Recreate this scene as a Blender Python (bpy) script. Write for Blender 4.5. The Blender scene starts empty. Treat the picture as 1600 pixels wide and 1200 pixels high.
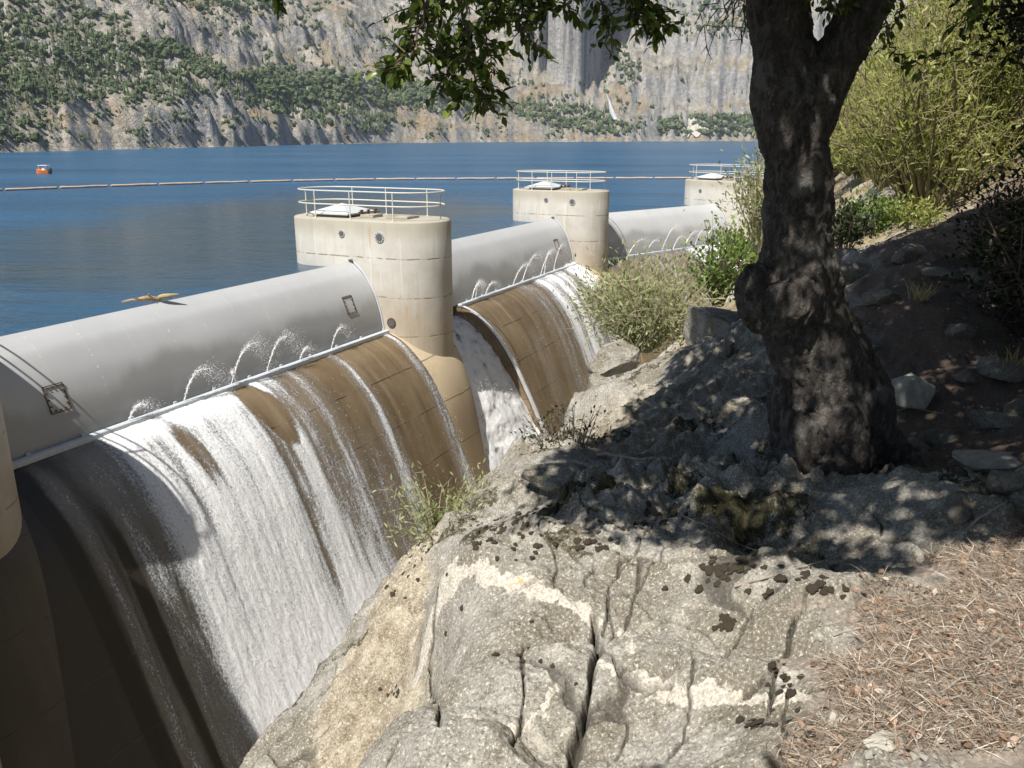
import bpy, math, random
import numpy as np
from mathutils import Vector, Matrix
rng = np.random.default_rng(7)
random.seed(7)
PI = math.pi
scene = bpy.context.scene
COL = scene.collection

# ------------------------------------------------------------------ camera model
F = 1300.0; PITCH = math.atan(386/1300.0); H = 5.0
cp, sp = math.cos(PITCH), math.sin(PITCH)
CAM = np.array([0.0, 0.0, H])
def ray(u, v):
    x = (u-800)/F; y = (600-v)/F
    return np.array([x, cp+y*sp, -sp+y*cp])
def onz(u, v, z):
    r = ray(u, v); return CAM + (z-H)/r[2]*r
def at_y(u, v, Y):
    r = ray(u, v); return CAM + Y/r[1]*r
def proj(P):
    P = np.asarray(P, float); d = P-CAM
    dep = d[..., 1]*cp-d[..., 2]*sp; up = d[..., 1]*sp+d[..., 2]*cp
    return 800+F*d[..., 0]/dep, 600-F*up/dep, dep
# sun: light travels along L
SUN_EL = math.radians(57.3)
LH = np.array([0.58, 0.815, 0]); LH /= np.linalg.norm(LH)
L = np.array([LH[0]*math.cos(SUN_EL), LH[1]*math.cos(SUN_EL), -math.sin(SUN_EL)])

# ------------------------------------------------------------------ noise
_p = np.arange(256); rng.shuffle(_p); PERM = np.concatenate([_p, _p, _p]).astype(np.int32)
_g = rng.normal(size=(256, 3)); _g /= np.linalg.norm(_g, axis=1)[:, None]; GRAD = _g
def perlin(x, y, z=None):
    x = np.asarray(x, float); y = np.asarray(y, float)
    z = np.zeros_like(x) if z is None else np.asarray(z, float)+np.zeros_like(x)
    xi = np.floor(x).astype(np.int64); yi = np.floor(y).astype(np.int64); zi = np.floor(z).astype(np.int64)
    xf = x-xi; yf = y-yi; zf = z-zi
    xi &= 255; yi &= 255; zi &= 255
    fx = xf*xf*xf*(xf*(xf*6-15)+10); fy = yf*yf*yf*(yf*(yf*6-15)+10); fz = zf*zf*zf*(zf*(zf*6-15)+10)
    out = 0
    for dx in (0, 1):
        wx = fx if dx else 1-fx
        for dy in (0, 1):
            wy = fy if dy else 1-fy
            for dz in (0, 1):
                wz = fz if dz else 1-fz
                h = PERM[PERM[PERM[xi+dx]+yi+dy]+zi+dz]
                g = GRAD[h]
                out = out + wx*wy*wz*(g[..., 0]*(xf-dx)+g[..., 1]*(yf-dy)+g[..., 2]*(zf-dz))
    return out*1.5
def fbm(x, y, z=None, octv=4, gain=.5, lac=2.03):
    a = 1.0; f = 1.0; s = 0
    for i in range(octv):
        s = s + a*perlin(x*f+17.3*i, y*f-9.1*i, None if z is None else z*f+4.7*i)
        a *= gain; f *= lac
    return s
def ridged(x, y, z=None, octv=4, gain=.5):
    a = 1.0; f = 1.0; s = 0
    for i in range(octv):
        s = s + a*(1-2*np.abs(perlin(x*f+11.3*i, y*f+3.1*i, None if z is None else z*f)))
        a *= gain; f *= 2.07
    return s
def worley(x, y):
    xi = np.floor(x).astype(np.int64); yi = np.floor(y).astype(np.int64)
    d1 = np.full(x.shape, 9.0); d2 = np.full(x.shape, 9.0); cid = np.zeros(x.shape)
    for dx in (-1, 0, 1):
        for dy in (-1, 0, 1):
            h = PERM[PERM[(xi+dx) & 255]+((yi+dy) & 255)]
            px = xi+dx+.5+.45*GRAD[h, 0]*1.4; py = yi+dy+.5+.45*GRAD[h, 1]*1.4
            d = np.hypot(x-px, y-py)
            m = d < d1
            d2 = np.where(m, d1, np.minimum(d2, d)); cid = np.where(m, h/255., cid); d1 = np.where(m, d, d1)
    return d1, d2, cid
def facets(x, y, amp=.3, seed=0):
    """flat facets that join along crisp creases: linear noise on a skewed lattice"""
    u = x+.45*y+seed*7.7; v = y*1.1-seed*3.1
    i = np.floor(u).astype(np.int64); j = np.floor(v).astype(np.int64); fu = u-i; fv = v-j
    def hh(a, b): return GRAD[PERM[PERM[(i+a+seed) & 255]+((j+b) & 255)], 0]
    h00, h10, h01, h11 = hh(0, 0), hh(1, 0), hh(0, 1), hh(1, 1)
    return amp*np.where(fu+fv < 1, h00+(h10-h00)*fu+(h01-h00)*fv, h11+(h01-h11)*(1-fu)+(h10-h11)*(1-fv))
def sst(e0, e1, x):
    t = np.clip((x-e0)/(e1-e0), 0, 1); return t*t*(3-2*t)
def seg_dist(x, y, poly):
    """distance to an open polyline, and sign (+ on its left)"""
    best = np.full(np.shape(x), 1e9); sign = np.zeros(np.shape(x)); par = np.zeros(np.shape(x))
    acc = 0
    for (ax, ay), (bx, by) in zip(poly[:-1], poly[1:]):
        ex, ey = bx-ax, by-ay; l2 = ex*ex+ey*ey
        t = np.clip(((x-ax)*ex+(y-ay)*ey)/l2, 0, 1)
        d = np.hypot(x-ax-t*ex, y-ay-t*ey)
        cr = ex*(y-ay)-ey*(x-ax)
        m = d < best
        best = np.where(m, d, best); sign = np.where(m, np.sign(cr), sign); par = np.where(m, acc+t*math.sqrt(l2), par)
        acc += math.sqrt(l2)
    return best, sign, par
def in_poly(x, y, poly):
    ins = np.zeros(np.shape(x), bool)
    n = len(poly)
    for i in range(n):
        ax, ay = poly[i]; bx, by = poly[(i+1) % n]
        c = ((ay > y) != (by > y)) & (x < (bx-ax)*(y-ay)/(by-ay+1e-12)+ax)
        ins ^= c
    return ins
def poly_sd(x, y, poly):
    d, _, _ = seg_dist(x, y, list(poly)+[poly[0]])
    return np.where(in_poly(x, y, poly), d, -d)

# ------------------------------------------------------------------ object helpers
def tag(o, label=None, cat=None, group=None, kind=None):
    if label: o['label'] = label
    if cat: o['category'] = cat
    if group: o['group'] = group
    if kind: o['kind'] = kind
    return o
def empty(name, loc, label, cat, group=None, rz=0):
    o = bpy.data.objects.new(name, None); COL.objects.link(o)
    o.location = loc; o.rotation_euler.z = rz; o.empty_display_size = .3
    return tag(o, label, cat, group)
def link_mesh(name, me, mat, parent=None, loc=None):
    o = bpy.data.objects.new(name, me); COL.objects.link(o)
    if mat and not me.materials: me.materials.append(mat)
    if loc is not None: o.location = loc
    if parent: o.parent = parent
    return o
def np_mesh(name, V, Fq, smooth=True, attrs=None):
    """V (n,3); Fq int array (m,k) or a list of such arrays"""
    me = bpy.data.meshes.new(name)
    V = np.ascontiguousarray(V, np.float32)
    fl = Fq if isinstance(Fq, list) else [Fq]
    fl = [np.asarray(f, np.int32) for f in fl if len(f)]
    tot = np.concatenate([np.full(len(f), f.shape[1], np.int32) for f in fl])
    idx = np.concatenate([f.ravel() for f in fl])
    me.vertices.add(len(V)); me.vertices.foreach_set('co', V.ravel())
    me.loops.add(len(idx)); me.loops.foreach_set('vertex_index', idx)
    me.polygons.add(len(tot))
    st = np.concatenate([[0], np.cumsum(tot)[:-1]]).astype(np.int32)
    me.polygons.foreach_set('loop_start', st)
    me.polygons.foreach_set('use_smooth', np.full(len(tot), bool(smooth)))
    me.update(calc_edges=True)
    if attrs:
        for k, a in attrs.items():
            at = me.attributes.new(k, 'FLOAT', 'POINT'); at.data.foreach_set('value', np.ascontiguousarray(a, np.float32).ravel())
    return me
def grid_faces(nu, nv, closed_u=False, off=0):
    """index = i*nv + j, i in nu, j in nv"""
    iu = np.arange(nu if closed_u else nu-1); jv = np.arange(nv-1)
    I, J = np.meshgrid(iu, jv, indexing='ij'); I = I.ravel(); J = J.ravel(); I2 = (I+1) % nu
    return np.stack([I*nv+J, I2*nv+J, I2*nv+J+1, I*nv+J+1], 1)+off
class MB:
    def __init__(s): s.v = []; s.f = []
    def add(s, V, Fc):
        o = len(s.v); s.v += [tuple(map(float, p)) for p in V]; s.f += [tuple(i+o for i in f) for f in Fc]; return s
    def box(s, c, sz, R=None, bev=0.0):
        hx, hy, hz = [k/2 for k in sz]; c = np.array(c, float)
        if bev <= 0:
            V = [np.array([x*hx, y*hy, z*hz]) for z in (-1, 1) for y in (-1, 1) for x in (-1, 1)]
            Fc = [(0, 2, 3, 1), (4, 5, 7, 6), (0, 1, 5, 4), (2, 6, 7, 3), (0, 4, 6, 2), (1, 3, 7, 5)]
        else:
            b = bev; V = []; Fc = []
            rings = [(-hz, b), (-hz+b, 0), (hz-b, 0), (hz, b)]
            for z, i in rings:
                x, y = hx-i, hy-i; k = b*.5 if i == 0 else b*.5
                for q in ((-x, -y+k), (-x+k, -y), (x-k, -y), (x, -y+k), (x, y-k), (x-k, y), (-x+k, y), (-x, y-k)): V.append(np.array([q[0], q[1], z]))
            for r in range(3):
                for j in range(8): Fc.append((r*8+j, r*8+(j+1) % 8, r*8+8+(j+1) % 8, r*8+8+j))
            Fc.append(tuple(range(7, -1, -1))); Fc.append(tuple(range(24, 32)))
        if R is not None: V = [np.array(R) @ p for p in V]
        return s.add([p+c for p in V], Fc)
    def tube(s, path, rad, seg=8, closed=False, caps=True):
        P = np.array(path, float); n = len(P)
        rad = np.full(n, rad) if np.isscalar(rad) else np.array(rad)
        V = []; up0 = None
        for i in range(n):
            t = (P[(i+1) % n]-P[i-1]) if closed else (P[min(i+1, n-1)]-P[max(i-1, 0)])
            t = t/(np.linalg.norm(t)+1e-9)
            if up0 is None:
                a = np.array([0, 0, 1.]) if abs(t[2]) < .9 else np.array([1., 0, 0])
            else: a = up0
            u = a-t*np.dot(a, t); u /= np.linalg.norm(u)+1e-9; w = np.cross(t, u); up0 = u
            for k in range(seg):
                an = 2*PI*k/seg; V.append(P[i]+rad[i]*(u*math.cos(an)+w*math.sin(an)))
        Fc = []
        for i in range(n if closed else n-1):
            j = (i+1) % n
            for k in range(seg): Fc.append((i*seg+k, i*seg+(k+1) % seg, j*seg+(k+1) % seg, j*seg+k))
        if caps and not closed:
            Fc.append(tuple(range(seg-1, -1, -1))); Fc.append(tuple((n-1)*seg+k for k in range(seg)))
        return s.add(V, Fc)
    def prism(s, outline, vec):
        n = len(outline); A = [np.array(p, float) for p in outline]; B = [p+np.array(vec) for p in A]
        Fc = [(i, (i+1) % n, n+(i+1) % n, n+i) for i in range(n)]+[tuple(range(n-1, -1, -1)), tuple(range(n, 2*n))]
        return s.add(A+B, Fc)
    def build(s, name, mat, parent=None, smooth=False, loc=None):
        me = bpy.data.meshes.new(name); me.from_pydata(s.v, [], s.f); me.update()
        if smooth:
            me.polygons.foreach_set('use_smooth', [True]*len(me.polygons))
            try: me.set_sharp_from_angle(angle=math.radians(38))
            except Exception: pass
        o = link_mesh(name, me, mat, parent)
        if parent: o.matrix_parent_inverse = Matrix.Identity(4)
        if loc is not None: o.location = loc
        return o
def rel(parent_loc, P): return np.asarray(P, float)-np.asarray(parent_loc, float)
def copy_tree(o, parent=None):
    c = o.copy(); COL.objects.link(c)
    if parent: c.parent = parent
    for ch in [q for q in o.children]: copy_tree(ch, c)
    return c

# ------------------------------------------------------------------ material helpers
class NT:
    def __init__(s, name):
        s.m = bpy.data.materials.new(name); s.m.use_nodes = True; s.t = s.m.node_tree; s.t.nodes.clear()
        s.out = s.t.nodes.new('ShaderNodeOutputMaterial')
    def n(s, typ, ins=None, **props):
        nd = s.t.nodes.new(typ)
        for k, v in props.items(): setattr(nd, k, v)
        if ins:
            for k, v in ins.items():
                sk = nd.inputs[k]
                if isinstance(v, bpy.types.NodeSocket): s.t.links.new(v, sk)
                else:
                    if sk.type == 'RGBA' and len(v) == 3: v = (*v, 1)
                    sk.default_value = v
        return nd
    def obj(s): return s.n('ShaderNodeTexCoord').outputs['Object']
    def attr(s, name): return s.n('ShaderNodeAttribute', attribute_name=name).outputs['Fac']
    def noise(s, vec, scale, detail=4, rough=.55, dist=0., col=False):
        nd = s.n('ShaderNodeTexNoise', {'Vector': vec, 'Scale': scale, 'Detail': detail, 'Roughness': rough, 'Distortion': dist})
        return nd.outputs['Color' if col else 'Fac']
    def vor(s, vec, scale, feature='F1', out='Distance', rnd=1.):
        nd = s.n('ShaderNodeTexVoronoi', {'Vector': vec, 'Scale': scale, 'Randomness': rnd}, feature=feature); return nd.outputs[out]
    def scale(s, vec, v): return s.n('ShaderNodeVectorMath', {0: vec, 1: v}, operation='MULTIPLY').outputs[0]
    def math(s, op, a, b=0., c=0., clamp=False):
        return s.n('ShaderNodeMath', {0: a, 1: b, 2: c}, operation=op, use_clamp=clamp).outputs[0]
    def ramp(s, fac, stops, interp='LINEAR'):
        nd = s.n('ShaderNodeValToRGB', {'Fac': fac}); cr = nd.color_ramp; cr.interpolation = interp
        while len(cr.elements) < len(stops): cr.elements.new(.5)
        for e, (p, c) in zip(cr.elements, stops):
            e.position = p; e.color = (*c, 1) if not np.isscalar(c) else (c, c, c, 1)
        return nd.outputs['Color']
    def step(s, fac, a, b):
        nd = s.n('ShaderNodeMapRange', {'Value': fac, 'From Min': a, 'From Max': b, 'To Min': 0., 'To Max': 1.}, interpolation_type='SMOOTHSTEP')
        return nd.outputs['Result']
    def mix(s, fac, a, b, blend='MIX'):
        nd = s.n('ShaderNodeMix', data_type='RGBA', blend_type=blend)
        for sk, v in ((nd.inputs[0], fac), (nd.inputs[6], a), (nd.inputs[7], b)):
            if isinstance(v, bpy.types.NodeSocket): s.t.links.new(v, sk)
            else: sk.default_value = v if sk.type == 'VALUE' else (*v, 1)
        return nd.outputs[2]
    def bump(s, h, strength=.4, dist=.02, normal=None):
        ins = {'Height': h, 'Strength': strength, 'Distance': dist}
        if normal is not None: ins['Normal'] = normal
        return s.n('ShaderNodeBump', ins).outputs['Normal']
    def pbr(s, color, rough=.7, normal=None, **kw):
        ins = {'Base Color': color, 'Roughness': rough}
        if normal is not None: ins['Normal'] = normal
        ins.update(kw)
        return s.n('ShaderNodeBsdfPrincipled', ins).outputs[0]
    def done(s, sh): s.t.links.new(sh, s.out.inputs['Surface']); return s.m
    def sep(s, vec): return s.n('ShaderNodeSeparateXYZ', {0: vec}).outputs
    def comb(s, x, y, z=0.): return s.n('ShaderNodeCombineXYZ', {0: x, 1: y, 2: z}).outputs[0]

def mat_simple(name, color, rough=.6, nscale=30, var=.25, bump=.2, metal=0.):
    t = NT(name); o = t.obj(); nz = t.noise(o, nscale, 5, .6)
    c = np.array(color)
    col = t.ramp(nz, [(.25, tuple(c*(1-var))), (.75, tuple(np.minimum(c*(1+var), .95)))])
    return t.done(t.pbr(col, rough, t.bump(nz, bump, .01), Metallic=metal))

def mat_pier():
    t = NT('pier_concrete'); o = t.obj(); x, y, z = t.sep(o)
    big = t.noise(o, .6, 5, .6); fine = t.noise(o, 14, 5, .65)
    streak = t.noise(t.scale(o, (5, 5, .35)), 1.0, 5, .6)
    col = t.ramp(big, [(.3, (.43, .41, .365)), (.7, (.57, .555, .51))])
    col = t.mix(t.math('MULTIPLY', t.step(streak, .52, .75), .35), col, (.34, .27, .185))
    col = t.mix(t.math('MULTIPLY', t.step(t.noise(t.scale(o, (7, 7, .25)), 1.0, 3, .5), .6, .72), .45), col, (.66, .64, .58))
    # rusty run-off
    col = t.mix(t.math('MULTIPLY', t.step(t.noise(t.scale(o, (3, 3, .3)), 2.3, 2, .5), .66, .74), .5), col, (.42, .25, .10))
    # pour joints: one thin line per lift, slightly wavy
    zz = t.math('ADD', z, t.math('MULTIPLY', t.math('SUBTRACT', t.noise(o, 1.3, 3), .5), .06))
    fr = t.math('FRACT', t.math('DIVIDE', t.math('ADD', zz, 20.42), 1.52))
    dj = t.math('ABSOLUTE', t.math('SUBTRACT', fr, .5))
    line = t.math('MULTIPLY', t.math('SUBTRACT', 1., t.step(dj, .008, .025)), t.step(t.noise(o, 3, 3), .4, .55))
    belowtop = t.math('SUBTRACT', 1., t.step(z, .5, .6))
    line = t.math('MULTIPLY', line, belowtop)
    col = t.mix(t.math('MULTIPLY', line, .75), col, (.16, .12, .08))
    # algae / damp brown near the chute
    low = t.math('SUBTRACT', 1., t.step(t.math('ADD', z, t.math('MULTIPLY', t.math('SUBTRACT', big, .5), 3.)), -5.2, -1.4))
    col = t.mix(t.math('MULTIPLY', low, .6), col, (.34, .245, .14))
    wl_ = t.math('ADD', z, t.math('MULTIPLY', t.math('SUBTRACT', t.noise(o, 4, 3), .5), .12))
    col = t.mix(t.math('MULTIPLY', t.math('MULTIPLY', t.step(wl_, .22, .08), t.step(wl_, -.9, -.2)), .5), col, (.23, .20, .12))
    pits = t.step(t.noise(o, 9, 2, .5), .68, .74)
    col = t.mix(t.math('MULTIPLY', pits, .35), col, (.2, .16, .11))
    h = t.math('ADD', t.math('MULTIPLY', fine, .5), t.math('MULTIPLY', line, -1.2))
    return t.done(t.pbr(col, .85, t.bump(h, .35, .02)))

def mat_chute():
    t = NT('wet_chute_concrete'); s = t.attr('fs'); tt = t.attr('ft'); o = t.obj()
    v = t.comb(s, tt)
    big = t.noise(o, .5, 5, .62); stk = t.noise(t.comb(t.math('MULTIPLY', s, 2.2), t.math('MULTIPLY', tt, .16)), 1., 5, .6)
    fine = t.noise(o, 9, 6, .7)
    col = t.ramp(big, [(.3, (.17, .118, .066)), (.7, (.29, .215, .13))])
    col = t.mix(t.step(stk, .5, .75), col, (.33, .26, .17))
    col = t.mix(t.math('MULTIPLY', t.step(stk, .5, .3), .6), col, (.10, .07, .042))
    col = t.mix(t.math('MULTIPLY', t.step(fine, .56, .75), .5), col, (.09, .062, .04))
    shade_tint = t.math('MULTIPLY', t.math('MULTIPLY', t.step(s, -12.6, -13.6), t.step(s, -40., -16.3)), 0.)
    shade_tint = t.math('ADD', shade_tint, t.attr('shade_tint'))
    col = t.mix(t.math('MULTIPLY', shade_tint, .92), col, t.mix(fine, (.014, .012, .010), (.034, .028, .022)))  # near-black shade of the left pier, painted into the concrete colour
    wob = t.math('MULTIPLY', t.math('SUBTRACT', t.noise(o, 2.5, 3), .5), .08)
    fr = t.math('FRACT', t.math('DIVIDE', t.math('ADD', t.math('ADD', tt, wob), .2), 1.75))
    dj = t.math('ABSOLUTE', t.math('SUBTRACT', fr, .5))
    line = t.math('MULTIPLY', t.math('SUBTRACT', 1., t.step(dj, .006, .018)), t.step(t.noise(o, 1.2, 3), .38, .55))
    col = t.mix(t.math('MULTIPLY', line, .7), col, (.06, .042, .03))
    h = t.math('ADD', fine, t.math('MULTIPLY', line, -1.5))
    return t.done(t.pbr(col, .42, t.bump(h, .5, .03)))

def mat_foam(name='falling_water_foam', stretch=.22, k=1.0):
    t = NT(name); s = t.attr('fs'); tt = t.attr('ft'); d = t.attr('foam')
    nse = t.noise(t.obj(), 2.2, 3, .6)
    sw = t.math('ADD', s, t.math('MULTIPLY', t.math('SUBTRACT', nse, .5), .22))
    a = t.noise(t.comb(t.math('MULTIPLY', sw, 5.), t.math('MULTIPLY', tt, 3.4*stretch)), 1., 4, .7)
    b = t.noise(t.comb(t.math('MULTIPLY', sw, 20.), t.math('MULTIPLY', tt, 20*stretch*2.6)), 1., 5, .95)
    n = t.math('ADD', t.math('MULTIPLY', t.math('SUBTRACT', t.math('ADD', t.math('MULTIPLY', a, .42), t.math('MULTIPLY', b, .58)), .5), 1.9), .5)
    al = t.step(t.math('ADD', t.math('MULTIPLY', d, .62*k), n), .66, 1.06)
    hi = t.step(t.math('ADD', t.math('MULTIPLY', d, .30), t.math('ADD', t.math('MULTIPLY', t.math('SUBTRACT', b, .5), 1.7), .5)), .50, .92)
    col = t.mix(hi, (.42, .44, .47), (.97, .97, .97))
    nm = t.bump(t.math('ADD', t.math('MULTIPLY', a, .25), b), .9, .045)
    white = t.pbr(col, .5, nm, **{'Specular IOR Level': .5, 'Subsurface Weight': 0.})
    trans = t.n('ShaderNodeBsdfTransparent', {'Color': (.86, .86, .85)}).outputs[0]
    gl = t.n('ShaderNodeBsdfGlossy', {'Color': (1, 1, 1), 'Roughness': .16, 'Normal': nm}).outputs[0]
    fres = t.n('ShaderNodeFresnel', {'IOR': 1.33, 'Normal': nm}).outputs[0]
    film = t.n('ShaderNodeMixShader', {0: t.math('MULTIPLY', t.math('MULTIPLY', fres, t.step(d, .02, .25)), .3), 1: trans, 2: gl}).outputs[0]
    return t.done(t.n('ShaderNodeMixShader', {0: al, 1: film, 2: white}).outputs[0])

def mat_spray():
    t = NT('white_spray')
    return t.done(t.pbr((.9, .91, .93), .3))

def mat_gate():
    t = NT('painted_gate_steel'); s = t.attr('fs'); tt = t.attr('ft'); o = t.obj()
    big = t.noise(o, .5, 4, .6); fine = t.noise(o, 40, 4, .6)
    col = t.ramp(big, [(.3, (.44, .45, .46)), (.7, (.50, .51, .52))])
    run = t.noise(t.comb(t.math('MULTIPLY', s, 3.), t.math('MULTIPLY', tt, .3)), 1., 4, .6)
    col = t.mix(t.math('MULTIPLY', t.step(run, .5, .75), .22), col, (.55, .55, .54))
    # plate seams with pale weld/rivet dots
    fr = t.math('ABSOLUTE', t.math('SUBTRACT', t.math('FRACT', t.math('DIVIDE', s, 1.32)), .5))
    seam = t.math('SUBTRACT', 1., t.step(fr, .008, .03))
    dots = t.step(t.noise(t.comb(t.math('MULTIPLY', s, 6.), t.math('MULTIPLY', tt, 16.)), 1., 3, .7), .52, .66)
    col = t.mix(t.math('MULTIPLY', t.math('MULTIPLY', seam, dots), .85), col, (.72, .72, .70))
    # splash-wetted lower plate with a jagged, hill-like upper limit
    edge = t.noise(t.comb(t.math('MULTIPLY', s, .42), 3.3), 1., 5, .55)
    wl = t.math('SUBTRACT', t.math('SUBTRACT', tt, 1.0), t.math('MULTIPLY', t.math('SUBTRACT', .8, edge), 2.4))
    wet = t.step(wl, -.1, .4)
    col = t.mix(t.math('MULTIPLY', wet, .72), col, (.30, .30, .30))
    rough = t.math('SUBTRACT', .5, t.math('MULTIPLY', wet, .18))
    return t.done(t.pbr(col, rough, t.bump(t.math('ADD', fine, t.math('MULTIPLY', seam, .3)), .08, .01)))

def mat_lake():
    t = NT('lake_water'); o = t.obj()
    wind = t.noise(t.scale(o, (.010, .035, 0)), 1., 4, .6)
    w1 = t.noise(t.scale(o, (.55, 1.5, 0)), 1., 3, .55)
    w2 = t.noise(t.scale(o, (2.2, 4.5, 0)), 1., 3, .6)
    w3 = t.noise(t.scale(o, (.10, .30, 0)), 1., 3, .55)
    amp = t.step(wind, .3, .7)
    x, y, z = t.sep(o)
    ex = t.math('DIVIDE', t.math('ADD', x, 13.), 17.); ey = t.math('DIVIDE', t.math('SUBTRACT', y, 52.), 30.)
    rr_ = t.math('SQRT', t.math('ADD', t.math('MULTIPLY', ex, ex), t.math('MULTIPLY', ey, ey)))
    calm = t.step(t.math('ADD', rr_, t.math('MULTIPLY', t.math('SUBTRACT', wind, .5), 1.4)), 1.15, .45)
    h = t.math('ADD', t.math('ADD', t.math('MULTIPLY', w1, .45), t.math('MULTIPLY', w2, .16)), t.math('MULTIPLY', w3, 1.1))
    h = t.math('MULTIPLY', h, t.math('MULTIPLY', t.math('ADD', .5, t.math('MULTIPLY', amp, .7)), t.math('SUBTRACT', 1., t.math('MULTIPLY', calm, .5))))
    nm = t.bump(h, 1., .6)
    slick = t.step(t.noise(t.comb(t.math('MULTIPLY', t.math('ADD', x, t.math('MULTIPLY', y, .1)), .006), t.math('MULTIPLY', y, .05)), 1., 4, .6), .50, .66)
    col = t.mix(amp, (.016, .066, .135), (.026, .105, .205))
    col = t.mix(t.math('MULTIPLY', slick, .6), col, (.010, .045, .105))
    col = t.mix(t.math('MULTIPLY', calm, .75), col, (.040, .060, .070))  # hillside reflection painted into the colour of the calm patch
    rg = t.math('SUBTRACT', .30, t.math('MULTIPLY', calm, .14))
    return t.done(t.pbr(col, rg, nm, IOR=1.33, **{'Specular IOR Level': .45}))

def mat_ground():
    t = NT('granite_ground'); o = t.obj()
    lit = t.attr('litter'); moss = t.attr('moss'); vein = t.attr('vein'); crack = t.attr('crack'); tan = t.attr('tan')
    sp1 = t.noise(o, 78, 4, .8); sp2 = t.noise(o, 34, 5, .75); big = t.noise(o, 1.7, 5, .6); mid = t.noise(o, 7, 5, .65)
    g = t.mix(t.step(big, .35, .65), (.165, .145, .108), (.29, .275, .245))
    g = t.mix(t.math('MULTIPLY', t.step(mid, .5, .70), .7), g, (.43, .405, .35))
    g = t.mix(t.math('MULTIPLY', t.step(mid, .47, .32), .7), g, (.135, .115, .085))
    g = t.mix(t.math('MULTIPLY', tan, .85), g, t.mix(t.step(mid, .35, .65), (.23, .185, .12), (.42, .36, .265)))
    # speckle of crystals and crusty lichens
    g = t.mix(t.math('MULTIPLY', t.step(sp1, .54, .64), .85), g, (.60, .575, .51))
    g = t.mix(t.math('MULTIPLY', t.step(sp1, .46, .36), .85), g, (.065, .055, .042))
    g = t.mix(t.math('MULTIPLY', t.step(sp2, .62, .72), .55), g, (.55, .53, .45))
    lich = t.step(t.vor(t.n('ShaderNodeVectorMath', {0: o, 1: t.scale(t.noise(o, 30, 2, .5, col=True), (.05, .05, .05))}, operation='ADD').outputs[0], 9.), .20, .15)
    lichsel = t.step(t.noise(o, 2.3, 3), .52, .62)
    g = t.mix(t.math('MULTIPLY', t.math('MULTIPLY', lich, lichsel), .6), g, (.47, .50, .40))
    v = t.mix(t.step(sp1, .38, .6), (.36, .31, .25), (.62, .585, .515))
    v = t.mix(t.step(t.noise(o, 11, 3), .66, .74), v, (.56, .36, .14))
    g = t.mix(t.math('MULTIPLY', t.step(t.math('ADD', vein, t.math('MULTIPLY', t.math('SUBTRACT', mid, .5), 1.3)), .34, .52), .92), g, v)
    m = t.mix(t.step(sp1, .35, .65), (.014, .014, .008), (.085, .075, .032))
    g = t.mix(t.step(t.math('ADD', moss, t.math('MULTIPLY', t.math('SUBTRACT', t.math('ADD', t.math('MULTIPLY', sp2, .6), t.math('MULTIPLY', mid, .4)), .5), 2.4)), .42, .62), g, m)
    g = t.mix(t.math('MULTIPLY', crack, .9), g, (.035, .03, .022))
    # needle duff
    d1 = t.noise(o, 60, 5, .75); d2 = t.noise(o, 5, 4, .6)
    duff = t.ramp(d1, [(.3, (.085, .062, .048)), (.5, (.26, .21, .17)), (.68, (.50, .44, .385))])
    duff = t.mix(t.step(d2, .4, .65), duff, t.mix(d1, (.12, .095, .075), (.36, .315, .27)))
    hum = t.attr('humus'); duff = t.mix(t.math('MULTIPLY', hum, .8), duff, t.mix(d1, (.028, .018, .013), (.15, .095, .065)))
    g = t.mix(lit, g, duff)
    h = t.math('ADD', t.math('ADD', t.math('MULTIPLY', sp1, .25), t.math('MULTIPLY', sp2, .6)), mid)
    return t.done(t.pbr(g, .9, t.bump(h, .75, .02)))

def mat_hillside():
    t = NT('brushy_hillside'); o = t.obj()
    n1 = t.noise(o, .35, 5, .6); n2 = t.noise(o, 2.5, 5, .7)
    c = t.ramp(n2, [(.3, (.14, .10, .055)), (.55, (.30, .25, .16)), (.75, (.46, .42, .34))])
    c = t.mix(t.step(n1, .48, .6), c, (.42, .39, .33))
    return t.done(t.pbr(c, .95, t.bump(n2, .8, .15)))

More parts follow.
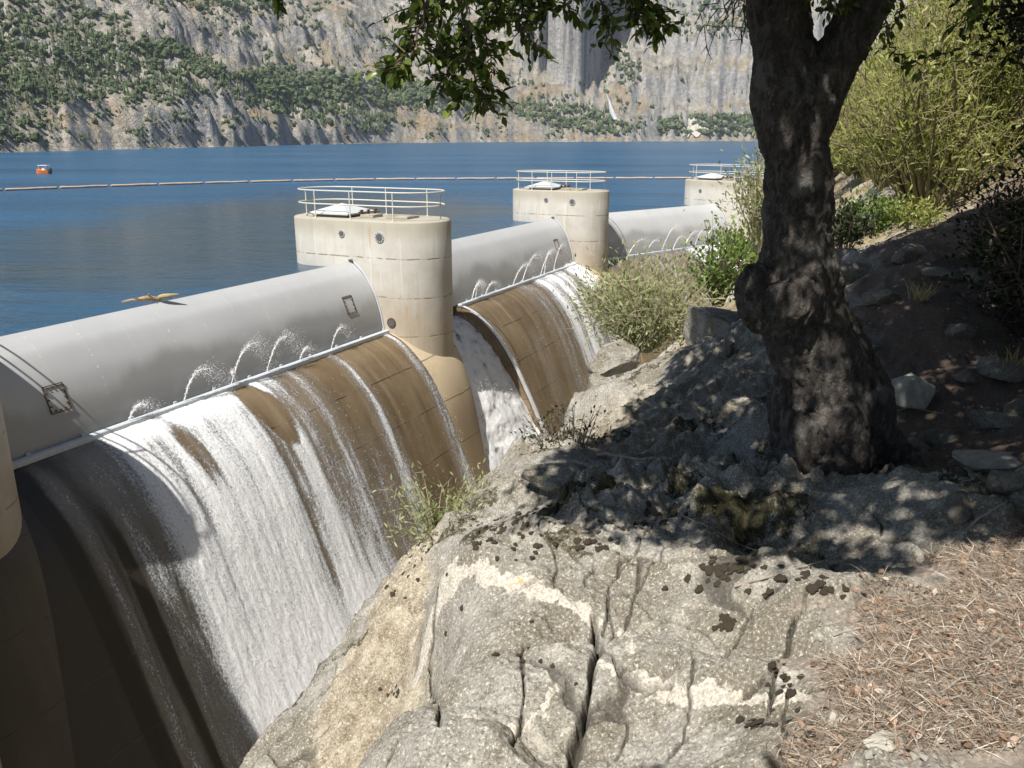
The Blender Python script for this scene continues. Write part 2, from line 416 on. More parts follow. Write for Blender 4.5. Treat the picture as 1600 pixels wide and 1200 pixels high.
def mat_far():
    t = NT('far_granite'); o = t.obj(); 
    gn = t.n('ShaderNodeNewGeometry').outputs['Normal']; slope = t.sep(gn)[2]
    n1 = t.noise(o, .012, 6, .65); n2 = t.noise(o, .06, 6, .7); n3 = t.noise(o, .22, 5, .78)
    stre = t.noise(t.scale(o, (.16, .10, .012)), 1., 5, .65)
    rock = t.ramp(n2, [(.27, (.11, .098, .083)), (.43, (.30, .275, .235)), (.58, (.45, .42, .37)), (.78, (.60, .57, .51))])
    steep = t.math('SUBTRACT', 1., t.step(slope, .45, .75))
    rs = t.ramp(stre, [(.28, (.15, .15, .152)), (.5, (.335, .33, .322)), (.7, (.46, .45, .43))])
    rock = t.mix(steep, rock, rs)
    soil = t.ramp(n3, [(.3, (.22, .155, .085)), (.7, (.41, .31, .19))])
    c = t.mix(t.math('MULTIPLY', t.math('MULTIPLY', t.step(t.math('ADD', n1, t.math('MULTIPLY', n2, .5)), .72, .86), t.step(slope, .6, .8)), .85), rock, soil)
    scr = t.step(t.noise(o, .11, 6, .8), .50, .60)
    c = t.mix(t.math('MULTIPLY', t.math('MULTIPLY', scr, t.step(slope, .45, .7)), .55), c, t.mix(n3, (.05, .06, .03), (.13, .135, .075)))
    c = t.mix(t.math('MULTIPLY', t.step(t.vor(o, .16, 'DISTANCE_TO_EDGE'), .10, .0), .35), c, (.06, .055, .05))
    c = t.mix(t.math('MULTIPLY', t.step(n3, .56, .70), .5), c, (.56, .52, .46))
    red = t.step(t.noise(o, .03, 4), .62, .7)
    c = t.mix(t.math('MULTIPLY', red, .35), c, (.42, .27, .17))
    h = t.math('ADD', n2, t.math('MULTIPLY', n3, .6))
    return t.done(t.pbr(c, .95, t.bump(h, 1., 6.)))

def mat_bark():
    t = NT('oak_bark'); o = t.obj()
    v = t.n('ShaderNodeVectorMath', {0: o, 1: t.scale(t.noise(o, 7, 4, .6, col=True), (.14, .14, .06))}, operation='ADD').outputs[0]
    f = t.noise(t.scale(v, (30, 30, 7)), 1., 6, .72); n = t.noise(o, 55, 5, .75); b = t.noise(o, 4, 5, .65)
    c = t.ramp(f, [(.32, (.016, .013, .011)), (.5, (.07, .059, .05)), (.68, (.20, .18, .16))])
    c = t.mix(t.math('MULTIPLY', t.step(n, .5, .7), .5), c, (.17, .155, .135))
    c = t.mix(t.math('MULTIPLY', t.step(b, .54, .66), .6), c, (.22, .215, .20))
    c = t.mix(t.math('MULTIPLY', t.step(t.noise(o, 17, 4, .75), .62, .72), .65), c, (.36, .38, .34))
    h = t.math('ADD', f, t.math('MULTIPLY', n, .35))
    return t.done(t.pbr(c, .95, t.bump(h, 1., .05)))

def mat_leaf(name, dark, light, tint=None, trans=.35, rough=.45):
    t = NT(name); v = t.attr('var')
    st = [(.0, dark), (.8, light)]
    if tint: st.append((.97, tint))
    c = t.ramp(v, st)
    p = t.pbr(c, rough, **{'Specular IOR Level': .35})
    tr = t.n('ShaderNodeBsdfTranslucent', {'Color': t.mix(1., c, (1.0, 1.15, .55), 'MULTIPLY')}).outputs[0]
    return t.done(t.n('ShaderNodeMixShader', {0: trans, 1: p, 2: tr}).outputs[0])

M = {}
M['pier'] = mat_pier(); M['chute'] = mat_chute(); M['foam'] = mat_foam(); M['foam_rough'] = mat_foam('churning_water_foam', .42, 1.15)
M['spray'] = mat_spray(); M['gate'] = mat_gate(); M['lake'] = mat_lake(); M['ground'] = mat_ground(); M['hillside'] = mat_hillside()
M['far'] = mat_far(); M['bark'] = mat_bark()
M['rail'] = mat_simple('galvanised_pipe', (.60, .58, .52), .5, 20, .12, .05)
M['lid'] = mat_simple('grey_lid_paint', (.50, .53, .53), .5, 6, .08, .05)
M['rust'] = mat_simple('rusty_steel', (.12, .065, .035), .8, 20, .4, .3)
M['darksteel'] = mat_simple('dark_steel', (.10, .10, .105), .6, 20, .3, .1)
M['palesteel'] = mat_simple('pale_flange', (.50, .50, .48), .5, 20, .15, .05)
M['sill'] = mat_simple('sill_steel', (.52, .56, .60), .35, 15, .12, .05)
M['boom'] = mat_simple('boom_float', (.44, .34, .28), .7, 1.5, .25, .1)
M['orange'] = mat_simple('orange_hull', (.75, .19, .03), .45, 5, .1, .05)
M['white'] = mat_simple('white_paint', (.78, .77, .73), .5, 5, .06, .05)
M['black'] = mat_simple('black_rubber', (.03, .03, .032), .6, 5, .2, .1)
M['drift'] = mat_simple('driftwood', (.36, .25, .155), .8, 9, .4, .4)
M['yellow'] = mat_simple('yellow_inner_wood', (.46, .38, .18), .7, 9, .2, .2)
M['stick'] = mat_simple('grey_stick', (.30, .26, .22), .9, 25, .35, .4)
M['needle'] = mat_leaf('dry_needles', (.095, .07, .05), (.41, .335, .265), (.70, .63, .54), .1, .8)
M['dryleaf'] = mat_leaf('dead_leaves', (.17, .10, .065), (.44, .29, .205), (.62, .52, .45), .2, .7)
M['oakleaf'] = mat_leaf('oak_leaves', (.038, .062, .014), (.15, .205, .042), (.32, .37, .08), .40, .33)
M['darkleaf'] = mat_leaf('dark_leaves', (.014, .020, .008), (.035, .048, .018), None, .2, .5)
M['willow'] = mat_leaf('willow_leaves', (.16, .195, .05), (.38, .395, .13), (.58, .53, .22), .42, .5)
M['greyleaf'] = mat_leaf('grey_green_leaves', (.16, .185, .085), (.37, .395, .21), (.50, .50, .30), .4, .5)
M['greenleaf'] = mat_leaf('fresh_green_leaves', (.06, .11, .025), (.17, .25, .06), (.28, .34, .09), .35, .45)
M['twig'] = mat_simple('twig_bark', (.13, .095, .07), .9, 30, .3, .2)
M['midstem'] = mat_simple('olive_stem_bark', (.17, .145, .07), .9, 30, .25, .2)
M['palestem'] = mat_simple('pale_stem_bark', (.31, .27, .18), .9, 30, .25, .2)
M['fartree'] = mat_leaf('far_tree_foliage', (.035, .055, .022), (.10, .135, .065), (.15, .165, .095), 0., .9)
M['lichen'] = mat_simple('rock_tripe_lichen', (.058, .044, .026), .85, 40, .75, .8)
M['palelichen'] = mat_simple('pale_lichen', (.50, .54, .44), .9, 60, .2, .6)
M['stone'] = mat_simple('loose_stone', (.40, .38, .33), .9, 18, .35, .6)
M['boulder'] = M['ground']
M['grass'] = mat_leaf('dry_grass', (.30, .23, .10), (.52, .43, .22), None, .2, .7)
M['fall'] = mat_simple('waterfall_white', (.82, .83, .85), .6, .1, .1, .1)

# ------------------------------------------------------------------ spillway frames
B1 = math.atan2(1455-800, F/cp)
S1 = np.array([math.sin(B1), math.cos(B1), 0]); N1 = np.array([math.cos(B1), -math.sin(B1), 0])
G0 = onz(550, 408, .3)*[1, 1, 0]
B3 = math.radians(48.8)
S3 = np.array([math.sin(B3), math.cos(B3), 0]); N3 = np.array([math.cos(B3), -math.sin(B3), 0])
G3 = onz(1120, 318, .3)*[1, 1, 0]
class Frame:
    def __init__(s, O, S, N): s.O, s.S, s.N = O, S, N
    def __call__(s, a, n, z):
        a = np.asarray(a, float); n = np.asarray(n, float); z = np.asarray(z, float)
        a, n, z = np.broadcast_arrays(a, n, z)
        return s.O+a[..., None]*s.S+n[..., None]*s.N+z[..., None]*np.array([0, 0, 1.])
    def R(s): return np.stack([s.S, s.N, np.array([0, 0, 1.])], 1)   # columns: local s,n,z -> world
F1 = Frame(G0, S1, N1); F3 = Frame(G3, S3, N3)
def curve(pts, m):
    P = np.array(pts, float); d = np.r_[0, np.cumsum(np.hypot(*np.diff(P, axis=0).T))]
    # Catmull-Rom through the points
    t = np.linspace(0, d[-1], m); out = []
    for q in t:
        i = min(max(np.searchsorted(d, q)-1, 0), len(P)-2); u = (q-d[i])/(d[i+1]-d[i])
        p0 = P[max(i-1, 0)]; p1 = P[i]; p2 = P[i+1]; p3 = P[min(i+2, len(P)-1)]
        out.append(.5*((2*p1)+(p2-p0)*u+(2*p0-5*p1+4*p2-p3)*u*u+(-p0+3*p1-3*p2+p3)*u**3))
    return np.array(out), t
GATE = [(0, .3), (.32, .05), (.60, -.24), (.95, -.82), (1.18, -1.45), (1.30, -1.95), (1.36, -2.40)]
OGEE = [(1.0, -2.46), (1.5, -2.46), (2.0, -2.62), (2.5, -2.94), (3.3, -3.80), (4.0, -5.05), (4.6, -6.5), (5.2, -8.05), (5.85, -9.6), (6.7, -11.4), (7.8, -13.4), (9.4, -15.2), (12., -16.4), (15, -16.8)]
og, ogt = curve(OGEE, 260); 
def og_n(t): return np.interp(t, ogt, og[:, 0])
def og_z(t): return np.interp(t, ogt, og[:, 1])
_tn = np.gradient(og, axis=0); _tn /= np.linalg.norm(_tn, axis=1)[:, None]
og_nrm = np.stack([-_tn[:, 1], _tn[:, 0]], 1)     # outward (n,z)
def og_at(t, off):
    a = np.interp(t, ogt, og_nrm[:, 0]); b = np.interp(t, ogt, og_nrm[:, 1])
    return og_n(t)+off*a, og_z(t)+off*b

def sheet(fr, sv, tv, off, attrs_fn=None, warp=None):
    Sg, Tg = np.meshgrid(sv, tv, indexing='ij')
    if warp: Sg = warp(Sg, Tg)
    o = off(Sg, Tg) if callable(off) else np.full(Sg.shape, off)
    n, z = og_at(Tg, o)
    V = fr(Sg, n, z).reshape(-1, 3)
    at = {'fs': Sg.ravel(), 'ft': Tg.ravel()}
    if attrs_fn: at.update({k: a.ravel() for k, a in attrs_fn(Sg, Tg).items()})
    return V, grid_faces(len(sv), len(tv)), at
def sub(V, loc): return V-np.asarray(loc)

def edge1(t): return 2.85-.26*np.clip(t-1.6, 0, 6.)
def warp1(a, b): return np.where(a > -15, -15+(a+15)/18.*(edge1(b)+15), a)
def edge2(t): return 5.85+.15*np.clip(t-1.5, 0, 9)
def warp2(a, b): e = edge2(b); return e+(a-5.85)/(20.3-5.85)*(20.3-e)
def build_chute(fr, s0, s1, label, warp=None):
    loc = fr((s0+s1)/2, 1.2, -2.46)
    root = empty('spillway_chute', loc, label, 'spillway', 'concrete spillway chutes')
    tv = np.linspace(0, ogt[-1], 200); sv = np.linspace(s0, s1, 60)
    V, Fc, at = sheet(fr, sv, tv, 0., lambda a, b: {'shade_tint': (1-sst(-13.4, -12.4, a))*(1-0*b) if s0 < -15 and fr is F1 else 0*a}, warp)  # dark tone painted where the left pier's shadow falls
    # underside so it is a solid shell
    V2, Fc2, at2 = sheet(fr, sv, tv, -1.6, lambda a, b: {'shade_tint': 0*a}, warp)
    nv = len(V); ns, nt = len(sv), len(tv)
    side = []
    for j in range(nt-1):
        for i in (0, ns-1):
            q = [i*nt+j, i*nt+j+1, nv+i*nt+j+1, nv+i*nt+j]; side.append(q if i else q[::-1])
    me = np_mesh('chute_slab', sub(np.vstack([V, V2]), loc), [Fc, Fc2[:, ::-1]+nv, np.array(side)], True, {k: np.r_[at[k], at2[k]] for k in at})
    try: me.set_sharp_from_angle(angle=math.radians(40))
    except Exception: pass
    link_mesh('chute_slab', me, M['chute'], root)
    mb = MB(); c = fr((s0+s1)/2, 1.52, -2.40)
    mb.box(rel(loc, c), (s1-s0-.04, .20, .16), fr.R(), .02)
    for k in range(int((s1-s0)/1.5)):
        MB().box(rel(loc, fr(s0+.9+1.5*k, 1.41, -2.30)), (.10, .05, .06), fr.R()).build('bracket', M['sill'], root)
    mb.build('sill_beam', M['sill'], root)
    return root

def arc_mesh(fr, s0, s1, loc):
    g, gt = curve(GATE, 60); sv = np.linspace(s0, s1, 80)
    n = np.r_[g[:, 0], [1.0, -3.6, -3.6]]; z = np.r_[g[:, 1], [-2.44, -2.44, -.9]]
    t = np.r_[gt, [gt[-1]+.3, gt[-1]+3, gt[-1]+4]]
    Sg, Ng = np.meshgrid(sv, n, indexing='ij'); _, Zg = np.meshgrid(sv, z, indexing='ij'); _, Tg = np.meshgrid(sv, t, indexing='ij')
    V = fr(Sg, Ng, Zg).reshape(-1, 3); nt = len(n)
    Fc = grid_faces(len(sv), nt)
    wrap = np.array([[i*nt+nt-1, (i+1)*nt+nt-1, (i+1)*nt, i*nt] for i in range(len(sv)-1)])
    me = np_mesh('skin_plate', sub(V, loc), [Fc[:, ::-1], wrap[:, ::-1]], True, {'fs': Sg.ravel(), 'ft': Tg.ravel()})
    import bmesh
    bm = bmesh.new(); bm.from_mesh(me); bm.verts.ensure_lookup_table()
    bm.faces.new([bm.verts[j] for j in range(nt)]); bm.faces.new([bm.verts[(len(sv)-1)*nt+j] for j in range(nt-1, -1, -1)])
    bmesh.ops.recalc_face_normals(bm, faces=bm.faces)
    bm.to_mesh(me); bm.free()
    try: me.set_sharp_from_angle(angle=math.radians(35))
    except Exception: pass
    return me
_g, _gt = curve(GATE, 60); _gn = np.gradient(_g, axis=0); _gn /= np.linalg.norm(_gn, axis=1)[:, None]
def gate_pt(fr, s, t, off=0.):
    n = np.interp(t, _gt, _g[:, 0]); z = np.interp(t, _gt, _g[:, 1])
    a = np.interp(t, _gt, -_gn[:, 1]); b = np.interp(t, _gt, _gn[:, 0])
    return fr(s, n+off*a, z+off*b)
def build_gate(fr, s0, s1, label, hatches):
    loc = fr((s0+s1)/2, 0, -1)
    root = empty('drum_gate', loc, label, 'gate', 'curved drum gates between the piers')
    link_mesh('skin_plate', arc_mesh(fr, s0+.05, s1-.07, loc), M['gate'], root)
    for s in (s0+.05, s1-.03):
        mb = MB(); T = np.linspace(0, _gt[-1], 30)
        A = [rel(loc, gate_pt(fr, s, t, .03)) for t in T]
        mb.tube(A, .032, 6); mb.build('side_seal', M['sill'], root)
    for s, t in hatches:
        mb = MB(); w, h = .27, .34
        for (ds, dt, lw, lh) in ((0, -h, w, .012), (0, h, w, .012), (-w, 0, .012, h), (w, 0, .012, h)):
            P = [gate_pt(fr, s+ds-lw, t+dt-lh, .012), gate_pt(fr, s+ds+lw, t+dt-lh, .012), gate_pt(fr, s+ds+lw, t+dt+lh, .012), gate_pt(fr, s+ds-lw, t+dt+lh, .012)]
            nr = np.cross(P[1]-P[0], P[3]-P[0]); nr /= np.linalg.norm(nr)
            if np.dot(nr, fr.N) < 0: nr = -nr
            mb.prism([rel(loc, p) for p in P], nr*.02)
        fo = mb.build('hatch_frame', M['rust'], root)
        for k in range(5):
            for sd in (-1, 1):
                for q in (gate_pt(fr, s-w+2*w*k/4, t+sd*(h-.05), .02),)+((gate_pt(fr, s+sd*(w-.05), t-h+2*h*k/4, .02),) if 0 < k < 4 else ()):
                    MB().box(rel(loc, q), (.035, .035, .035), fr.R()).build('bolt', M['rust'], fo)
    mb = MB(); c = fr(s1-.12, .02, .34); mb.box(rel(loc, c), (.10, .16, .10), fr.R(), .02); mb.tube([rel(loc, fr(s1-.2, .02, .35)), rel(loc, fr(s1-.04, .02, .35))], .035, 8)
    mb.build('lifting_lug', M['darksteel'], root)
    return root

def stadium(s0, s1, n0, n1, inset=0., m=14):
    r = (s1-s0)/2-inset; cs = (s0+s1)/2; R0 = (s1-s0)/2
    P = []
    for k in range(m+1):
        a = -PI/2+PI*k/m; P.append((cs+r*math.sin(a), n1-R0+r*math.cos(a)))
    for k in range(m+1):
        a = PI/2+PI*k/m; P.append((cs+r*math.sin(a), n0+R0+r*math.cos(a)))
    return P
def build_pier(fr, s0, s1, n0, n1, ztop, label, ports=(), fairing=True, zbot=-16, extra_n=None):
    loc = fr((s0+s1)/2, (n0+n1)/2, ztop)
    root = empty('spillway_pier', loc, label, 'pier', 'concrete spillway piers')
    rings = []; zs = [zbot, -8, -4, -2.5, -1, 0, ztop-.06, ztop-.02, ztop]
    ins = [0, 0, 0, 0, 0, 0, 0, .02, .06]
    V = []; 
    for z, i in zip(zs, ins):
        st = stadium(s0, s1, n0, n1, i, 24)
        V += [rel(loc, fr(a, n, z)) for a, n in st]
    m = len(st); Fc = []
    for r in range(len(zs)-1):
        for k in range(m): Fc.append((r*m+k, r*m+(k+1) % m, (r+1)*m+(k+1) % m, (r+1)*m+k))
    Fc.append(tuple((len(zs)-1)*m+k for k in range(m)))
    mb = MB(); mb.add(V, Fc); body = mb.build('pier_body', M['pier'], root, True)
    me = body.data
    import bmesh
    bm = bmesh.new(); bm.from_mesh(me); bmesh.ops.recalc_face_normals(bm, faces=bm.faces); bm.to_mesh(me); bm.free()
    # railing
    st = stadium(s0, s1, n0, n1, .24, 12)
    mb = MB()
    for hz in (.55, 1.07):
        mb.tube([rel(loc, fr(a, n, ztop+hz)) for a, n in st], .026, 8, closed=True)
    ra = mb.build('railing', M['rail'], root, True)
    cs = (s0+s1)/2; i = .24
    posts = [(s0+i, n1-1.6), (s0+i, (n0+n1)/2-.1), (s0+i, n0+1.7), (s1-i, n1-1.6), (s1-i, (n0+n1)/2-.1), (s1-i, n0+1.7), (cs, n1-i), (cs, n0+i)]
    for a, n in posts:
        mb = MB(); mb.tube([rel(loc, fr(a, n, ztop-.01)), rel(loc, fr(a, n, ztop+1.07))], .024, 8); mb.box(rel(loc, fr(a, n, ztop+.01)), (.13, .13, .02), fr.R())
        mb.build('post', M['rail'], ra, True)
    # pyramid lid, valve, curb
    c0 = n0+2.05; cs2 = cs+.05
    mb = MB(); hw = .98
    P = [rel(loc, fr(cs2-hw, c0-hw, ztop+.16)), rel(loc, fr(cs2+hw, c0-hw, ztop+.16)), rel(loc, fr(cs2+hw, c0+hw, ztop+.16)), rel(loc, fr(cs2-hw, c0+hw, ztop+.16)), rel(loc, fr(cs2, c0, ztop+.50))]
    Q = [p-np.array([0, 0, .05]) for p in P[:4]]
    mb.add(P+Q, [(0, 1, 4), (1, 2, 4), (2, 3, 4), (3, 0, 4), (0, 5, 6, 1), (1, 6, 7, 2), (2, 7, 8, 3), (3, 8, 5, 0), (8, 7, 6, 5)])
    mb.build('hatch_lid', M['lid'], root)
    mb = MB(); mb.box(rel(loc, fr(cs2, c0, ztop+.055)), (1.5, 1.5, .11), fr.R(), .01); mb.build('hatch_curb', M['pier'], root)
    mb = MB(); mb.box(rel(loc, fr(cs-.1, c0+1.55, ztop+.06)), (.7, .62, .12), fr.R(), .02); mb.build('valve_base', M['pier'], root)
    mb = MB()
    for k in range(3):
        b = fr(cs-.35+.3*k, c0+1.25+.12*k, ztop+.12); mb.tube([rel(loc, b), rel(loc, b+[0, 0, .14])], .05, 8); mb.box(rel(loc, b+[0, 0, .15]), (.16, .08, .05), fr.R())
    mb.tube([rel(loc, fr(cs-.5, c0+1.2, ztop+.2)), rel(loc, fr(cs+.4, c0+1.6, ztop+.2))], .03, 8)
    mb.build('valve', M['rust'], root)
    mb = MB(); mb.box(rel(loc, fr(cs+.1, n1-2.05, ztop+.05)), (.9, 1.0, .10), fr.R(), .02); mb.build('access_slab', M['pier'], root)
    # round flanges on the lit side face
    for (n, z, r, mt) in ports:
        mb = MB(); R = fr.R()
        def disc(rad, off, dep, seg=20):
            C = fr(s0, n, z)
            V = [rel(loc, C+R @ np.array([-o, rad*math.cos(2*PI*k/seg), rad*math.sin(2*PI*k/seg)])) for o in (-.03, off+dep) for k in range(seg)]
            return V, [tuple(range(seg, 2*seg))]+[(k, (k+1) % seg, seg+(k+1) % seg, seg+k) for k in range(seg)]
        mb.add(*disc(r, 0, .03)); fl = mb.build('port_flange', M[mt], root)
        mb = MB(); mb.add(*disc(r*.66, .03, .012)); mb.build('port_plate', M['darksteel'], fl)
        for k in range(10):
            a = 2*PI*k/10; C = fr(s0-.035, n+r*.83*math.cos(a), z+r*.83*math.sin(a)); MB().box(rel(loc, C), (.03, r*.17, r*.17), R).build('bolt', M['darksteel'], fl)
    if fairing:
        tv = np.linspace(0.6, ogt[-1], 120); sv = np.linspace(s0-.05, s1-.15, 26)
        w = (s1-s0)/2+.15
        def fwarp(a, b):
            q = (a-s0)/(s1-s0); k = .26*np.clip(b-1.6, 0, 6.)
            return s0+.12*k+q*(s1-s0-1.12*k)
        def off(Sg, Tg):
            ctr_ = (s0+s1)/2-.5*.26*np.clip(Tg-1.6, 0, 6.); w = np.maximum(.25, (s1-s0)/2+.12-.6*.26*np.clip(Tg-1.6, 0, 6.))
            q = np.clip(1-np.abs((Sg-ctr_)/w)**2.4, 0, 1)
            return .02+.24*q*(1-sst(2.5, 8., Tg))+.02*q
        V, Fq, at = sheet(fr, sv, tv, off, lambda a, b: {'shade_tint': 0*a+.85}, fwarp)  # painted shade, shows on the left pier's footing only
        fme = np_mesh('pier_footing', sub(V, loc), Fq, True, at)
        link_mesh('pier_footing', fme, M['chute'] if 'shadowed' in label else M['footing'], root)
    return root
def mat_footing():
    t = NT('footing_concrete'); o = t.obj(); tt = t.attr('ft'); s = t.attr('fs')
    big = t.noise(o, .8, 5, .6); fine = t.noise(o, 10, 5, .65)
    col = t.ramp(big, [(.3, (.38, .30, .19)), (.7, (.52, .43, .30))])
    col = t.mix(t.step(t.math('ADD', tt, t.math('MULTIPLY', t.math('SUBTRACT', big, .5), 3.)), 2.8, 5.6), col, t.mix(big, (.16, .115, .065), (.27, .20, .125)))
    wob = t.math('MULTIPLY', t.math('SUBTRACT', t.noise(o, 2.5, 3), .5), .1)
    fr = t.math('FRACT', t.math('DIVIDE', t.math('ADD', t.math('ADD', tt, wob), .2), 1.75))
    line = t.math('SUBTRACT', 1., t.step(t.math('ABSOLUTE', t.math('SUBTRACT', fr, .5)), .006, .018))
    col = t.mix(t.math('MULTIPLY', line, .65), col, (.07, .05, .03))
    return t.done(t.pbr(col, .6, t.bump(t.math('ADD', fine, t.math('MULTIPLY', line, -1.)), .4, .02)))
M['footing'] = mat_footing()

NF, NB = 3.45, -3.55
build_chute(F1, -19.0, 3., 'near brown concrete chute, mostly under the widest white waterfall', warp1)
build_chute(F1, 5.85, 20.3, 'middle brown concrete chute with a dark raised edge beside the rushing side channel', warp2)
build_chute(F3, -14.2, 0.0, 'farthest brown concrete chute half hidden behind the shrubs')
build_gate(F1, -16.1, 0., 'nearest and largest grey curved drum gate, driftwood lying on its crest', [(-1.72, 1.75), (-13.95, 1.95)])
build_gate(F1, 3.0, 20.25, 'middle grey drum gate between the two railed piers', [(18.4, 1.75)])
build_gate(F3, -13.2, 0.0, 'farthest grey drum gate ending at the abutment by the shrubs', [(-2.4, 1.7)])
build_pier(F1, 0., 3.0, NB, NF, 1.9, 'nearest full concrete pier with pipe railing, left of the middle gate', [(-.42, 1.36, .14, 'palesteel'), (1.36, 1.30, .21, 'palesteel'), (1.75, -2.02, .20, 'rust')])
build_pier(F1, 20.3, 23.1, -3.25, 2.95, 1.9, 'middle concrete pier with pipe railing, standing between middle and farthest gates', [(-.5, 1.36, .14, 'palesteel'), (1.2, 1.30, .21, 'palesteel')])
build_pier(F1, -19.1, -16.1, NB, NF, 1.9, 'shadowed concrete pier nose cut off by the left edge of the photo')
build_pier(F3, 0.02, 3.6, -3.9, 6.5, 1.9, 'far concrete abutment with pipe railing, half hidden by the oak trunk', [(-1.55, 1.15, .14, 'palesteel')], fairing=False)
# recessed channel floor between the near pier and the middle chute
_loc = F1(4.6, 1.2, -3)
tv = np.linspace(.3, ogt[-1], 120)
warpc = lambda a, b: edge1(b)-.3+(a-2.8)/(6.1-2.8)*(edge2(b)+.55-edge1(b))
V, Fq, at = sheet(F1, np.linspace(2.8, 6.1, 10), tv, -1.2, None, warpc)
ch = link_mesh('side_channel', np_mesh('side_channel', sub(V, _loc), Fq, True, at), M['chute'], None, _loc)
tag(ch, 'sunken concrete side channel beside the nearest full pier, filled with churning white water', 'spillway')
# floor under the far pier gap
_loc = F1(22, 1.2, -3)
V, Fq, at = sheet(F1, np.linspace(20.0, 27.0, 10), tv, -1.2)
ch = link_mesh('apron_slab', np_mesh('apron_slab', sub(V, _loc), Fq, True, at), M['chute'], None, _loc)
tag(ch, 'concrete apron under the gap beyond the middle pier', 'spillway')
# the dam continues left, out of view; downstream end shaped to shade the chute
mb = MB(); dl = F1(-19.2, -1, 0)
mb.prism([rel(dl, F1(-19.25, n_, z_)) for n_, z_ in ((-3.6, -16), (-3.6, 1.9), (3.6, 1.9), (5.5, -1.3), (5.5, -16))], -60*F1.S)
dw = mb.build('dam_wall', M['pier'], None, False, dl); tag(dw, 'long concrete dam wall continuing left of the shadowed pier', 'wall')

# ------------------------------------------------------------------ falling water
def streak(s, t, k=1.): return fbm(s*1.1*k, t*.05, None, 3)*.55+fbm(s*3.7*k+5, t*.11, None, 3)*.35
def band(s, c, w, p=2.): return np.exp(-np.abs((s-c)/w)**p)
def foam1(s, t):
    st = streak(s, t)
    f = (.30+.80*sst(-13.9, -12.9, s))*sst(-15.9, -15.2, s)*(1-sst(-7.6, -6.2, s-.02*t))*(.54+.95*st+.045*t)
    f += .34*band(s, -15.2, .45)*sst(.4, 2, t)*(.7+st)+.30*band(s, -14.2, .3)*sst(1.5, 5, t)*(.7+st)+.32*band(s, -12.6, 1.2)+.25*band(s, -10.4, 1.0)
    f -= .45*band(s, -15.85, .25)+.30*band(s, -14.65, .2)*sst(1, 5, t)
    # bare patch below the sill, and a thin one further left
    pa = np.clip(1-((s+8.35-.10*t)/.62)**2-((t-1.75)/1.55)**2, 0, 1); f -= 2.2*pa
    pa = np.clip(1-((s+11.5-.05*t)/.35)**2-((t-1.9)/1.9)**2, 0, 1); f -= 1.0*pa
    f += .62*band(s, -6.1, .55)*(.8+st)*sst(.2, 1., t)
    f += (.75*band(s, -3.85+.02*t, .16+.05*t)+.30*band(s, -4.6, .5)*sst(2, 6, t))*(.8+.8*st)
    f += (.85*band(s, -.25, .20+.035*t)+.35*band(s, .25, .15+.03*t))*(.8+.6*st)
    f += .30*band(s, -5.2, .5)*sst(2.5, 6.5, t)
    f += .40*sst(6.5, 10., t)*sst(-13.3, -12.3, s)*(1-sst(-7.5, -6.5, s))
    f += .5*sst(-13.6, -12.8, s)*(1-sst(-8.5, -6.8, s))*(1-sst(.2, .9, t-.75))
    return np.clip(f, 0, 1.35)
def foam2(s, t):
    st = streak(s+40, t)
    f = .9*band(s-edge2(t), .15, .22+.015*t)*(.9+.5*st)
    f += .16*band(s, 9.6, .9)*sst(2, 4, t)+.26*band(s, 12.5, 1.2)*(.6+st)
    f += .72*sst(13.0, 14.6, s-.05*t)*(.75+.8*st)*(1-.5*band(s, 18.0, .45))
    f += .95*sst(18.55, 19.0, s)+.22*sst(10.5, 13, s)*(.6+st)
    return np.clip(f*1.3, 0, 1.4)
def foam3(s, t):
    st = streak(s+80, t)
    f = .22+.9*sst(-7.5, -3.5, s)*(.7+st)+.9*sst(-3.0, -1.2, s)+.5*band(s, -9, 1.2)*(st+.5)
    return np.clip(f, 0, 1.3)
def water_sheet(fr, s0, s1, t0, t1, ns, nt, fo, off, amp, name, mat, warp=None):
    sv = np.linspace(s0, s1, ns); tv = np.linspace(t0, t1, nt)
    def offs(Sg, Tg):
        f = fo(Sg, Tg)
        nz = fbm(Sg*4.5, Tg*1.1, None, 5, .6)
        return off+f*(.03+amp*(nz*.8+.4))
    V, Fq, at = sheet(fr, sv, tv, offs, lambda a, b: {'foam': fo(a, b)}, warp)
    o = link_mesh(name, np_mesh(name, V, Fq, True, at), mat); tag(o, kind='structure'); return o
water_sheet(F1, -16.05, .45, .62, 14.5, 420, 340, foam1, .015, .016, 'near_falling_water', M['foam'])
water_sheet(F1, 5.87, 20.28, .62, 12, 330, 240, foam2, .015, .02, 'middle_falling_water', M['foam'], warp2)
water_sheet(F3, -13.9, 0., .62, 9, 220, 140, foam3, .015, .14, 'far_falling_water', M['foam'])
def foamT(s, t):
    w = fbm(s*2.0+2, t*1.9, None, 4)
    f = 1.02+.65*w*(1-.4*sst(6, 9, t))+.4*sst(7.5, 10, t)+.35*band(s, 3.5, .4)
    return np.clip(f, 0, 1.3)
def offT(Sg, Tg): 
    steps = .025*np.sin(Tg*5.2+1.2*fbm(Sg*.8, Tg*.6)*3)
    return -.50+.05*(1-sst(.4, 2.2, Tg))+.35*sst(2, 8, Tg)+steps+.022*fbm(Sg*2.2, Tg*1.6, None, 3)+.006*fbm(Sg*9, Tg*7, None, 3)+.25*sst(6.5, 9.5, Tg)
sv = np.linspace(2.82, 6.0, 90); tv = np.linspace(.3, 12, 330)
V, Fq, at = sheet(F1, sv, tv, offT, lambda a, b: {'foam': foamT(a, b)}, lambda a, b: edge1(b)-.02+(a-2.82)/(6.0-2.82)*(edge2(b)+.14-edge1(b)))
o = link_mesh('channel_rapids', np_mesh('channel_rapids', V, Fq, True, at), M['foam_rough']); tag(o, kind='structure')
